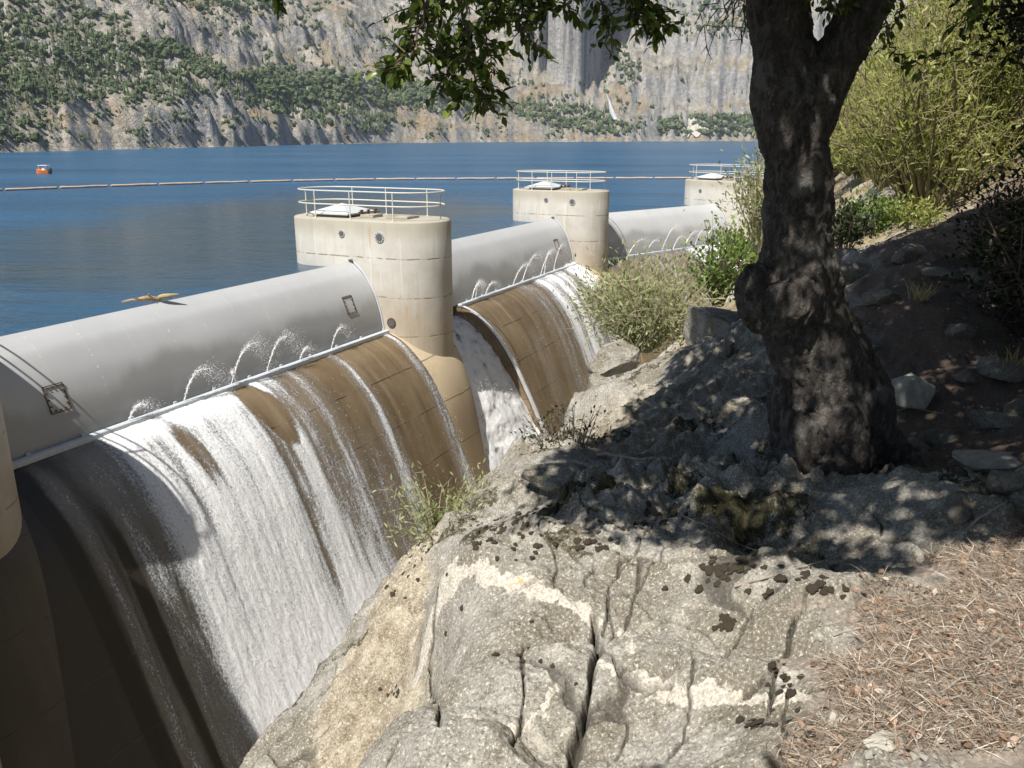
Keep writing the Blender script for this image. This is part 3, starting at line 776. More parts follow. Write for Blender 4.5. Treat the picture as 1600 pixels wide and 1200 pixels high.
# water bursting through the gaps at the gates' right ends
def gap_water(fr, sA, sB, name, spread):
    sv = np.linspace(sA, sB, 60); tv = np.linspace(-1.9, 8, 220)
    Sg, Tg = np.meshgrid(sv, tv, indexing='ij')
    q = (Sg-sA)/(sB-sA)
    n0, z0 = og_at(np.maximum(Tg, .5), .06)
    up = np.clip((.9-Tg)/2.8, 0, 1)
    n = n0-up*1.6*(.3+.7*q); z = z0+up**1.3*2.5*(.15+.85*q)
    nz = fbm(Sg*3, Tg*1.6, None, 4)
    S2 = Sg+spread*sst(.5, 5, Tg)*(q-.5)
    V = fr(S2, n+.10*nz, z+.12*nz).reshape(-1, 3)
    f = np.clip(1.0+.5*fbm(Sg*2.2, Tg*.25, None, 3)-.25*sst(3, 8, Tg), 0, 1.3)
    o = link_mesh(name, np_mesh(name, V, grid_faces(60, 220), True, {'fs': Sg.ravel(), 'ft': Tg.ravel(), 'foam': f.ravel()}), M['foam_rough']); tag(o, kind='structure')
gap_water(F1, 18.9, 22.3, 'middle_gap_water', .5)
gap_water(F3, -.9, 1.1, 'far_gap_water', .4)

# droplets ---------------------------------------------------------
OCT = np.array([[1, 0, 0], [-1, 0, 0], [0, 1, 0], [0, -1, 0], [0, 0, 1], [0, 0, -1]], float)
OCF = np.array([[0, 2, 4], [2, 1, 4], [1, 3, 4], [3, 0, 4], [2, 0, 5], [1, 2, 5], [3, 1, 5], [0, 3, 5]])
def drops_mesh(name, P, r):
    P = np.asarray(P); r = np.asarray(r)
    V = (P[:, None, :]+OCT[None]*r[:, None, None]).reshape(-1, 3)
    Fc = (OCF[None]+6*np.arange(len(P))[:, None, None]).reshape(-1, 3)
    return np_mesh(name, V, Fc, True)
SPRAY_P = []; SPRAY_R = []
def jet(fr, s, vs, vn, vz, dens, label, group, z0=-2.3):
    g = 9.8; vs = vs*rng.uniform(.85, 1.5); vz = vz*rng.uniform(.85, 1.1); T = 2*vz/g
    def at(t): return np.array([s+vs*t, 1.52+vn*t, z0+vz*t-.5*g*t*t])
    loc = fr(s, 1.52, z0); n = 26; q1 = .72
    mb = MB(); pts = []; rad = []
    for i in range(n):
        q = i/(n-1)*q1
        pts.append(rel(loc, fr(*(at(q*T)+rng.normal(size=3)*.012*(.3+q)))))
        rad.append(max(.003, (.013-.008*q)*(1+.5*rng.normal()*(.3+q))))
    mb.tube(pts, rad, 6)
    o = mb.build('water_jet', M['spray'], None, True, loc)
    tag(o, label, 'water jet', group)
    for k in range(int(dens*1.6)):
        q = rng.random()**.75; t = q*T
        j = 1+rng.normal()*.05*(.3+q)
        p = np.array([s+vs*t*j, 1.52+vn*t*j, z0+vz*t*j-.5*g*t*t])+rng.normal(size=3)*.018*(1+7*q*q)
        SPRAY_P.append(fr(*p)); SPRAY_R.append((.012-.005*q)*(.5+.9*rng.random()))
def sill_s(fr, u, v):
    P = onz(u, v, -2.4); return float(np.dot(P-fr.O, fr.S))
la = 'thin water jet arching up along the foot of the nearest drum gate'
for u, v, vs, vz, d in [(190, 660, 1.15, 2.9, 420), (268, 628, 1.6, 3.9, 520), (343, 602, 1.3, 4.5, 560), (352, 600, -.5, 2.6, 180), (396, 582, 1.5, 4.4, 520), (455, 565, 1.0, 2.7, 200), (507, 548, 1.2, 3.8, 220)]:
    jet(F1, sill_s(F1, u, v), vs, .25, vz, d, la, 'water jets along the foot of the nearest gate')
lb = 'thin water jet arching up along the foot of the middle drum gate'
for u, v, vs, vz, d in [(728, 470, 1.3, 3.4, 420), (735, 468, .5, 3.9, 320), (745, 462, 2.2, 3.2, 260), (792, 447, 2.3, 4.6, 480), (808, 442, 2.9, 4.9, 460), (838, 432, 2.4, 4.6, 400), (846, 430, .8, 4.3, 260), (862, 425, 2.4, 4.9, 360)]:
    jet(F1, sill_s(F1, u, v), vs, .2, vz, d, lb, 'water jets along the foot of the middle gate')
lc = 'thin water jet arching up along the foot of the farthest drum gate'
for s, vs, vz, d in [(-12.0, .5, 3.0, 220), (-11.4, 2.2, 4.4, 300), (-9.6, 1.9, 4.0, 260), (-8.0, 2.4, 5.0, 330), (-6.8, 2.0, 4.6, 300), (-5.6, 2.4, 5.1, 330), (-4.4, 1.6, 4.4, 300), (-3.4, 2.0, 4.7, 300), (-2.4, 1.4, 4.2, 260)]:
    jet(F3, s, vs, .2, vz, d, lc, 'water jets along the foot of the farthest gate')
# loose spray over the falls
def spray_pts(n, s0, s1, t0, t1, fo, k, base, r0_, r1_, off0, sig):
    s = rng.uniform(s0, s1, n); t = rng.uniform(t0, t1, n)
    m = rng.random(n) < (fo(s, t)*k+base); s = s[m]; t = t[m]
    nn_, zz_ = og_at(t, off0+np.abs(rng.normal(size=len(s)))*sig)
    return F1(s, nn_, zz_), rng.uniform(r0_, r1_, len(s))
sp_ = [spray_pts(15000, -13.6, .4, .7, 11, foam1, .8, .015, .005, .013, .05, .07), spray_pts(6500, 5.9, 20.3, .7, 9, foam2, .7, .02, .006, .015, .05, .08), spray_pts(2500, 3.1, 5.8, .5, 9, lambda s, t: s*0+1, 1., 0., .008, .022, -.4, .16)]
P = np.vstack([q[0] for q in sp_]+[np.array(SPRAY_P)]); R = np.concatenate([q[1] for q in sp_]+[np.array(SPRAY_R)])
o = link_mesh('spray', drops_mesh('spray', P, R), M['spray']); tag(o, 'fine white spray drops over the falling water', 'spray', kind='stuff')

# ------------------------------------------------------------------ lake
edge = [F1(-80, -1.2, 0), F1(-16.1, -1.2, 0), F1(20.3, -1.2, 0), F3(-14, -1.0, 0), F3(3.7, -1.0, 0), np.array([24, 64, 0]), np.array([90, 120, 0]), np.array([900, 500, 0]), np.array([2000, 900, 0]), np.array([2000, 2400, 0]), np.array([-2000, 2400, 0]), np.array([-2000, -200, 0])]
mb = MB(); mb.add(edge, [tuple(range(len(edge)-1, -1, -1))]); lk = mb.build('lake_water', M['lake']); tag(lk, kind='structure')
if lk.data.polygons[0].normal.z < 0: lk.data.flip_normals()

# log boom
bpts = [(-80, 300.5), (0, 296.5), (150, 290.8), (300, 286), (480, 281.6), (600, 279.6), (800, 278.6), (1066, 278), (1250, 277.5)]
bw = np.array([onz(u, v, .12) for u, v in bpts]); bd = np.r_[0, np.cumsum(np.linalg.norm(np.diff(bw, axis=0), axis=1))]
nseg = int(bd[-1]/4.9)
def bp(d): return np.array([np.interp(d, bd, bw[:, k]) for k in range(3)])
for k in range(nseg):
    a, b = bp(k*4.9+.10), bp(k*4.9+4.8); c = (a+b)/2; d = (b-a)/np.linalg.norm(b-a)
    mb = MB(); n = 9
    pth = [a-c+(b-a)*q for q in (0, .015, .03, .35, .65, .97, .985, 1)]; pth = [p+np.array([0, 0, .02*math.sin(3*i+k)]) for i, p in enumerate(pth)]
    mb.tube(pth, [.06, .10, .115, .115, .115, .115, .10, .06], 10)
    o = mb.build('boom_float', M['boom'], None, True, c)
    tag(o, 'long pale reddish float in the boom line across the lake', 'boom float', 'floats of the lake boom line')

# boat
def boat():
    loc = onz(68, 271.5, 0); root = empty('work_boat', loc, 'small orange boat with a white canopy moored on the lake', 'boat')
    Ly = 2.3
    prof = [(-1, .55, .62), (-.5, .62, .55), (0, .62, .55), (.5, .5, .6), (.85, .25, .72), (1, .05, .8)]
    V = []; Fc = []
    for x, w, h in prof:
        X = x*Ly/2
        V += [(X, -w, h), (X, -w*.75, 0.02), (X, 0, -.15), (X, w*.75, .02), (X, w, h), (X, w*.85, h-.02), (X, 0, .25), (X, -w*.85, h-.02)]
    for i in range(len(prof)-1):
        for k in range(8): Fc.append((i*8+k, i*8+(k+1) % 8, i*8+8+(k+1) % 8, i*8+8+k))
    Fc += [tuple(range(7, -1, -1)), tuple(len(V)-8+k for k in range(8))]
    mb = MB(); mb.add(V, Fc); mb.build('hull', M['orange'], root)
    mb = MB()
    for x in (-.8, .35):
        for y in (-.45, .45): mb.tube([(x, y, .4), (x, y, 1.27)], .03, 6)
    mb.build('canopy_frame', M['white'], root)
    mb = MB(); mb.box((-.25, 0, 1.28), (1.5, 1.0, .07), None, .02); mb.build('canopy', M['white'], root)
    mb = MB(); mb.box((-.2, 0, .75), (.5, .5, .5), None, .05); mb.build('console', M['white'], root)
    mb = MB(); mb.box((-1.28, 0, .55), (.3, .35, .65), None, .05); mb.tube([(-1.3, 0, .3), (-1.34, 0, -.2)], .06, 8); mb.build('outboard_motor', M['black'], root)
    root.rotation_euler.z = math.radians(172); root.scale = (.9, .9, .9)
boat()

# driftwood on the gate crest
P = [at_y(u, v, 1) for u, v in ((0, 0),)]
sA = float(np.dot(onz(192, 474, .36)-F1.O, S1)); sB = float(np.dot(onz(268, 464, .40)-F1.O, S1))
dl = F1((sA+sB)/2, -.1, .36)
dr = empty('driftwood_log', dl, 'splintered brown and yellow driftwood log lying on the nearest gate crest', 'driftwood')
mb = MB(); pts = [F1(sA+(sB-sA)*q, -.35+.42*q, .36+.06*math.sin(q*5)+.04) for q in np.linspace(.12, .75, 9)]
mb.tube([rel(dl, p) for p in pts], [.02, .04, .06, .075, .085, .085, .075, .07, .06], 9); mb.build('log', M['drift'], dr, True)
mb = MB(); mb.tube([rel(dl, F1(sA+(sB-sA)*q, -.35+.5*q, .42+.05*q)) for q in (.66, .75, .85, .93, 1.02, 1.12)], [.05, .075, .07, .055, .035, .015], 8); mb.build('split_end', M['yellow'], dr, True)
mb = MB()
for q0, q1, dn, dz in ((.3, -.12, -.25, .02), (.25, -.02, .1, .10), (.3, .05, -.5, .0), (.5, .4, .2, .22), (.6, .95, .35, -.02)):
    mb.tube([rel(dl, F1(sA+(sB-sA)*q0, -.2, .42)), rel(dl, F1(sA+(sB-sA)*(q0+q1)/2, -.2+dn*.5, .45+dz*.6)), rel(dl, F1(sA+(sB-sA)*q1, -.2+dn, .40+dz))], [.035, .025, .008], 6)
mb.build('broken_branch', M['drift'], dr, True)

exec_far = True
# ------------------------------------------------------------------ far hills
AZ = np.radians(np.linspace(-47, 47, 1000)); RR = np.exp(np.linspace(math.log(240), math.log(2500), 430))
azd = np.degrees(AZ)
r0 = np.interp(azd, [-47, -31.6, -23, -17, -8.4, 0, 8, 15, 25, 47], [270, 318, 410, 500, 720, 880, 1000, 1080, 1150, 1150])
slp = np.interp(azd, [-47, -20, -8, 0, 6, 9, 15, 47], [.40, .40, .38, .40, .50, .85, 1.15, 1.0])
r0 = r0*(1+.03*np.array(fbm(azd*.35, azd*0, None, 4)))
A, Rg = np.meshgrid(AZ, RR, indexing='ij'); X = Rg*np.sin(A); Y = Rg*np.cos(A)
D = Rg-r0[:, None]; ad = np.degrees(A)
wx = X+30*fbm(X*.01, Y*.01, None, 3); wy = Y+30*fbm(X*.01+9, Y*.01, None, 3)
sc = np.clip(Rg/500, .6, 3)
bank = sst(0, 12, D)*((1.5+9*sst(-24, -21, ad)*(1-sst(-11, -8, ad)))*np.clip(.5+fbm(X*.05, Y*.05, None, 4), 0, 1.3))
Z = bank+D*slp[:, None]
Z += np.clip(D, 0, 250)*.10*fbm(wx*.011, wy*.011, None, 5)+np.clip(D, 0, 120)*.05*ridged(wx*.03, wy*.03, None, 4)
Z += sst(2, 30, D)*(2.2*ridged(X*.10, Y*.10, None, 3)+1.1*fbm(X*.35, Y*.35, None, 3))*sc*.7
# terraces: cliff bands
tz = Z/(26*sc); Z = Z+sst(10, 40, D)*(26*sc)*.18*np.sin(2*PI*(tz+.6*fbm(X*.006, Y*.006, None, 3)))/ (2*PI)*2.4
# granite prow above the lake, its right side falling into shade
pw = sst(.2, 1.4, ad+.35*fbm(ad*1.5, Rg*.004, None, 3))*(1-sst(5.4, 5.75, ad-.0*Rg+.10*fbm(Rg*.02, ad, None, 3)))
dd = D-(150+22*fbm(ad*1.6, ad*0+3., None, 4)-70*np.exp(-((ad-4.2)/1.4)**2))
Z += pw*420*sst(0, 75, dd)
pw2 = sst(-5.5, -4., ad)*(1-sst(-1.2, .1, ad)); Z += 0*pw2
# big slab wall to the right, grooved
sl = sst(7.5, 10, ad); Z += sl*sst(5, 60, D)*(5*ridged(ad*1.3+.4*fbm(ad, D*.01, None, 3), D*.004, None, 4)+8*fbm(X*.02, Y*.02, Z*.01, 5))
Z = np.where(Z > 340, 340+110*(1-np.exp(-np.maximum(Z-340, 0)/110)), Z)
Z = np.where(D < 0, np.maximum(D*.35, -25), Z)
Zfar = Z
V = np.stack([X, Y, Z], -1).reshape(-1, 3)
hills = link_mesh('far_hills', np_mesh('far_hills', V, grid_faces(len(AZ), len(RR)), True), M['far']); tag(hills, kind='structure')
el = (Zfar-H)/Rg
cmx = np.maximum.accumulate(el, axis=1)
def far_hit(u, v):
    r = np.stack([(u-800)/F, cp+(600-v)/F*sp, -sp+(600-v)/F*cp], -1)
    az = np.arctan2(r[:, 0], r[:, 1]); te = r[:, 2]/np.hypot(r[:, 0], r[:, 1])
    ci = np.clip(np.searchsorted(AZ, az), 0, len(AZ)-1)
    k = (cmx[ci] > te[:, None]).argmax(1)
    return np.stack([X[ci, k], Y[ci, k], Zfar[ci, k]], 1), Rg[ci, k], D[ci, k], (k > 2)
# forest belts
belts = [([(-60, 60), (120, 50), (250, 90), (330, 150), (260, 165), (150, 160), (-60, 190)], 1500, .5),
         ([(-60, -30), (120, -20), (200, 40), (60, 70), (-60, 60)], 350, .35),
         ([(200, 75), (270, 72), (350, 115), (345, 128), (240, 100)], 700, .1),
         ([(355, 122), (450, 112), (620, 135), (740, 152), (600, 170), (450, 160)], 2600, .08),
         ([(560, 130), (720, 140), (790, 160), (700, 180), (560, 165)], 350, .2),
         ([(260, -10), (420, -10), (440, 20), (300, 18)], 200, .2),
         ([(-20, 180), (60, 185), (70, 222), (-40, 226)], 140, .2),
         ([(760, 160), (900, 170), (1000, 205), (960, 214), (820, 190)], 420, .3),
         ([(1075, 192), (1180, 186), (1190, 214), (1090, 214)], 480, .1),
         ([(1025, 195), (1060, 192), (1080, 212), (1030, 214)], 110, .1),
         ([(1000, 60), (1170, -20), (1170, 60), (1060, 80)], 160, .3),
         ([(960, 90), (1010, 100), (1010, 125), (960, 130)], 60, .2),
         ([(300, 130), (460, 150), (620, 190), (600, 215), (430, 180)], 420, .6),
         ([(-60, -30), (1180, -30), (1180, 215), (-60, 230)], 2600, .3)]
TP = []; TS = []; TK = []
for poly, cnt, con in belts:
    pa = np.array(poly); n = cnt*4
    u = rng.uniform(pa[:, 0].min(), pa[:, 0].max(), n); v = rng.uniform(pa[:, 1].min(), pa[:, 1].max(), n)
    m = in_poly(u, v, poly); clump = fbm(u*.02, v*.05, None, 3) > (.05 if con == .3 and cnt == 2600 else -.35)
    steep_no = ~((u > 820) & (u < 945) & (v < 130)) & ~((u > 1000) & (v > 60) & (v < 190) & (rng.random(n) < .93))
    idx = np.where(m & clump & steep_no)[0][:cnt]
    Ph, Rh, Dh, ok = far_hit(u[idx], v[idx])
    ok &= Ph[:, 2] > .8
    TP.append(Ph[ok]); k = rng.random(ok.sum()) < con; TK.append(k)
    TS.append(np.where(k, rng.uniform(1.6, 3.6, ok.sum()), .8+2.4*rng.random(ok.sum())**1.6)*np.clip(Rh[ok]/520, .7, 1.9)*(1. if (con == .3 and cnt == 2600) else 1.3))
TP = np.vstack(TP); TS = np.concatenate(TS); TK = np.concatenate(TK)
def tpl_conifer(seed):
    r = np.random.default_rng(seed); V = []; Fc = []
    for b, t, w in ((.05, .62, .26), (.32, .85, .20), (.6, 1.1, .12)):
        o = len(V)
        for k in range(7): a = 2*PI*k/7; q = w*r.uniform(.7, 1.25); V.append((q*math.cos(a), q*math.sin(a), b+r.uniform(-.05, .05)))
        V.append((r.uniform(-.02, .02), 0, t)); Fc += [(o+k, o+(k+1) % 7, o+7) for k in range(7)]
    return np.array(V), np.array(Fc)
import bmesh
def tpl_blob(seed):
    bm = bmesh.new(); bmesh.ops.create_icosphere(bm, subdivisions=2, radius=.5)
    V = np.array([v.co[:] for v in bm.verts]); Fc = np.array([[v.index for v in f.verts] for f in bm.faces]); bm.free()
    n = fbm(V[:, 0]*3+seed*7, V[:, 1]*3, V[:, 2]*3, 3); V = V*(1+.6*n[:, None])*[.95, .95, 1.0]+[0, 0, .40]
    return V, Fc
tpls = [(tpl_conifer(k), True) for k in range(4)]+[(tpl_blob(k), False) for k in range(5)]
VV = []; FF = []; AA = []; off = 0
for ti, ((tv_, tf_), con) in enumerate(tpls):
    pool = np.where(TK == con)[0]; pool = pool[np.arange(len(pool)) % (4 if con else 5) == (ti if con else ti-4)]
    if not len(pool): continue
    a = rng.uniform(0, 2*PI, len(pool)); ca, sa = np.cos(a), np.sin(a); s = TS[pool]
    x = tv_[None, :, 0]*ca[:, None]-tv_[None, :, 1]*sa[:, None]; y = tv_[None, :, 0]*sa[:, None]+tv_[None, :, 1]*ca[:, None]
    P = np.stack([x*s[:, None], y*s[:, None], tv_[None, :, 2]*(s*(1.15 if con else .9))[:, None]], -1)+TP[pool][:, None, :]-[0, 0, .3]
    VV.append(P.reshape(-1, 3)); FF.append((tf_[None]+(off+len(tv_)*np.arange(len(pool)))[:, None, None]).reshape(-1, 3)); off += len(tv_)*len(pool)
    AA.append(np.repeat(rng.random(len(pool)), len(tv_)))
o = link_mesh('far_woodland', np_mesh('far_woodland', np.vstack(VV), np.vstack(FF), False, {'var': np.concatenate(AA)}), M['fartree'])
tag(o, 'dark pines and round oaks dotting the granite slopes across the lake', 'woodland', kind='stuff')
us = []; vs_ = []
for i in range(9):
    for j in range(13):
        q = i/8; us.append(1076+(1066-1076)*q+(j/12)*(2+44*q)); vs_.append(192+24.5*q)
Ps, Rs_, _, _ = far_hit(np.array(us), np.array(vs_)); Ps = Ps+np.array([0, -1.2, 1.4])+rng.normal(size=Ps.shape)*.5
scl = Ps.mean(0); sme = np_mesh('scree_fan', Ps-scl, grid_faces(9, 13), False); so_ = link_mesh('scree_fan', sme, mat_simple('pale_scree', (.44, .41, .36), .95, .4, .25, .3), None, scl); tag(so_, kind='structure')
# waterfall on the far wall
uv = np.array([(948, 147), (950, 152), (952, 158), (953, 164), (955, 170), (957, 176), (959, 182), (961, 187)], float)
Pw, Rw, _, _ = far_hit(uv[:, 0], uv[:, 1]); Rm = Rw.min()-8
C = np.array([CAM+(lambda r: r*(Rm/np.hypot(r[0], r[1])))(ray(*q)) for q in uv])
side = np.array([math.cos(math.radians(6)), -math.sin(math.radians(6)), 0]); w = np.array([.9, 1.2, 1.4, 1.8, 2.1, 2.4, 2.9, 3.0])*Rm/1000
V = []; nq = 7
for c, ww in zip(C, w):
    for q in np.linspace(-1, 1, nq): V.append(c+side*q*ww+np.array([0, -1, 0])*(2.5*(1-q*q))+rng.normal(size=3)*.35)
V = np.array(V); wl = V.mean(0)
back = V+np.array([0, 60., 0])
me = np_mesh('waterfall', np.vstack([V, back])-wl, np.vstack([grid_faces(len(C), nq), grid_faces(len(C), nq)[:, ::-1]+len(V)]), True)
o = link_mesh('waterfall', me, M['fall'], None, wl); tag(o, 'thin white waterfall dropping down the far granite wall', 'waterfall')

# ------------------------------------------------------------------ near ground: granite outcrop, litter slope, bank
ctrl = [(1500, 1150, 3.45), (1300, 1180, 3.38), (1500, 950, 3.40), (1600, 1050, 3.5), (1550, 800, 3.32), (1400, 900, 3.25), (1270, 770, 2.95), (1390, 700, 3.0),
        (1500, 650, 3.25), (1600, 650, 3.3), (1500, 500, 3.65), (1450, 400, 3.95), (1590, 400, 3.95), (1600, 540, 3.5), (1750, 600, 3.5), (1340, 395, 3.85), (1150, 600, 3.05), (1190, 520, 3.2), (1050, 600, 2.72),
        (960, 600, 2.45), (1080, 520, 2.75), (990, 560, 2.3), (850, 700, 2.6), (800, 730, 2.6), (720, 795, 2.65), (950, 700, 2.75), (1100, 700, 2.9), (1050, 800, 2.98),
        (900, 800, 2.9), (780, 850, 2.82), (700, 895, 2.86), (850, 950, 3.05), (1000, 900, 3.05), (1150, 900, 3.12), (1100, 1000, 3.18), (1250, 1000, 3.25),
        (930, 1010, 3.10), (760, 1000, 3.0), (700, 1050, 2.95), (700, 1190, 2.98), (820, 1180, 3.02), (900, 1190, 3.03), (1000, 1180, 3.1), (1150, 1150, 3.24),
        (655, 950, 2.35), (640, 1050, 2.25), (630, 1150, 2.25), (560, 1000, 2.05), (520, 1080, 1.9), (600, 1190, 2.2), (450, 1150, 1.65), (580, 950, 1.95), (640, 870, 2.25)]
cw = np.array([onz(*c) for c in ctrl])
anch = np.array([(0, .3, 3.4), (0, 1.2, 3.38), (1.5, .5, 3.45), (-1.2, 1.2, 2.6), (-1.0, 0, 2.9), (3.2, 1.5, 3.75), (5, 4, 3.55), (7, 7, 4.1), (5, 0, 3.8), (9, 3, 4.4), (4, 11, 4.1), (2.5, 13, 2.0), (6, 14, 3.2), (1.5, 11, 1.9), (-1.9, 3.2, 1.3), (-1.8, 2.0, 1.7), (10, 10, 4.9), (4, 4.6, 3.55)], float)
cw = np.vstack([cw, anch])
def tps(P, z, lam=.004):
    n = len(P); d = np.hypot(P[:, None, 0]-P[None, :, 0], P[:, None, 1]-P[None, :, 1]); K = np.where(d > 0, d*d*np.log(d+1e-12), 0)+lam*np.eye(n)
    Q = np.c_[np.ones(n), P]; A = np.block([[K, Q], [Q.T, np.zeros((3, 3))]]); s = np.linalg.solve(A, np.r_[z, 0, 0, 0])
    return s
TPS = tps(cw[:, :2], cw[:, 2])
def base_z(x, y):
    sh = np.shape(x); x = np.ravel(x); y = np.ravel(y); out = np.zeros(len(x))
    for i in range(0, len(x), 40000):
        a = x[i:i+40000]; b = y[i:i+40000]
        d2 = (a[:, None]-cw[None, :, 0])**2+(b[:, None]-cw[None, :, 1])**2
        out[i:i+40000] = (.5*d2*np.log(d2+1e-12)) @ TPS[:-3]+TPS[-3]+TPS[-2]*a+TPS[-1]*b
    return out.reshape(sh)
epx = [(365, 1200, 1.55), (430, 1130, 1.6), (490, 1065, 1.72), (497, 1030, 1.75), (580, 940, 1.95), (650, 865, 2.25), (715, 792, 2.6), (800, 722, 2.58), (850, 690, 2.55), (903, 622, 2.25), (930, 565, 2.0), (962, 540, 1.95)]
EDGE = [(-2.0, -1.0), (-1.85, 1.5), (-1.6, 3.0)]+[tuple(onz(*e)[:2]) for e in epx]+[(2.3, 14.5), (4.5, 19), (8.2, 28), (13, 41), (19, 55), (22, 64), (40, 95)]
def ground_z(x, y):
    r = np.hypot(x, y); ang = np.arctan2(x, y)
    near = base_z(np.clip(x, -6, 14), np.clip(y, -2, 16))
    xb = np.interp(y, [0, 15, 30, 45, 60, 100], [2, 3.0, 9.0, 15., 20., 40])
    hill = 1.2+.85*np.clip(x-xb, -3, 200)+.5*fbm(x*.12, y*.12, None, 4)
    w = sst(8.5, 14.5, r)
    z = near*(1-w)+hill*w
    d, sg, par = seg_dist(x, y, EDGE)
    dl = np.where(sg > 0, d, 0)
    wob = .25*fbm(x*1.1, y*1.1, None, 3)
    z = z-np.clip(dl*2.4+dl*dl*1.2, 0, 14)*(1+wob)*1.0
    return z, np.where(sg > 0, -d, d)
# plan masks from places on the ground
def plan(pts, z): return [tuple(onz(u, v, z)[:2]) for u, v in pts]
LIT1 = plan([(1215, 1230), (1255, 1120), (1275, 1030), (1300, 950), (1345, 915), (1480, 905), (1480, 870), (1560, 800), (1700, 780), (2000, 1000), (2000, 1300)], 3.35)
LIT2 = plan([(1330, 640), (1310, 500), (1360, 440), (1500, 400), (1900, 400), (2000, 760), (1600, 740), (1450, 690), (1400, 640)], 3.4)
MOSS = plan([(1150, 880), (1230, 800), (1300, 790), (1420, 800), (1480, 760), (1420, 690), (1330, 760), (1120, 720), (950, 720), (860, 760), (850, 800), (1000, 830), (1060, 800)], 3.0)
FOL = plan([(900, 700), (930, 600), (1060, 560), (1195, 500), (1215, 640), (1100, 690), (960, 730)], 2.8)
FLANK = plan([(365, 1260), (480, 1050), (690, 800), (850, 690), (830, 740), (690, 890), (668, 930), (665, 1200)], 2.2)
CRK = [([(930, 950), (936, 985), (930, 1020), (918, 1060), (905, 1110), (892, 1160), (888, 1210)], 3.08, .015, .10),
       ([(968, 1022), (985, 1040), (1010, 1058), (1050, 1066)], 3.12, .012, .06),
       ([(945, 975), (952, 920), (985, 885), (1010, 840), (1035, 800)], 3.05, .0045, .03),
       ([(970, 985), (1000, 930), (1040, 870), (1075, 850)], 3.05, .0045, .025),
       ([(1200, 1105), (1212, 1050), (1228, 1000), (1245, 960), (1262, 940)], 3.25, .006, .05),
       ([(1222, 1180), (1228, 1090), (1236, 1060)], 3.28, .005, .04),
       ([(815, 1000), (822, 1060), (812, 1110), (800, 1200)], 3.03, .005, .035),
       ([(1082, 1030), (1078, 1085), (1070, 1120)], 3.16, .005, .02),
       ([(955, 905), (1000, 895), (1045, 888)], 3.06, .006, .02),
       ([(690, 895), (668, 930), (672, 1010), (685, 1100), (690, 1210)], 2.9, .006, .05),
       ([(1120, 1010), (1180, 945), (1240, 935)], 3.2, .006, .03),
       ([(700, 870), (760, 800), (860, 760)], 2.8, .005, .04)]
VEIN = [([(640, 905), (690, 893), (745, 912), (800, 935), (860, 958), (930, 992)], 2.96, .040), ([(930, 992), (968, 1015), (1015, 1040), (1085, 1075), (1150, 1100), (1215, 1130), (1260, 1155)], 3.16, .028),
        ([(712, 1100), (745, 1138), (800, 1120), (850, 1095), (880, 1060)], 3.02, .022), ([(985, 1010), (990, 985), (975, 960)], 3.1, .03)]
dep = np.radians(np.r_[np.linspace(72, 46, 40), np.linspace(46, 7.2, 620)[1:]])
rr = np.r_[.25, .4, 1.75/np.tan(dep)]; rr = np.r_[rr, np.exp(np.linspace(math.log(rr[-1]), math.log(125), 130))[1:]]
aa = np.radians(np.r_[np.linspace(-85, -33, 60), np.linspace(-33, 39, 900)[1:], np.linspace(39, 85, 50)[1:]])
Ag, Rg2 = np.meshgrid(aa, rr, indexing='ij'); GX = Rg2*np.sin(Ag); GY = Rg2*np.cos(Ag)
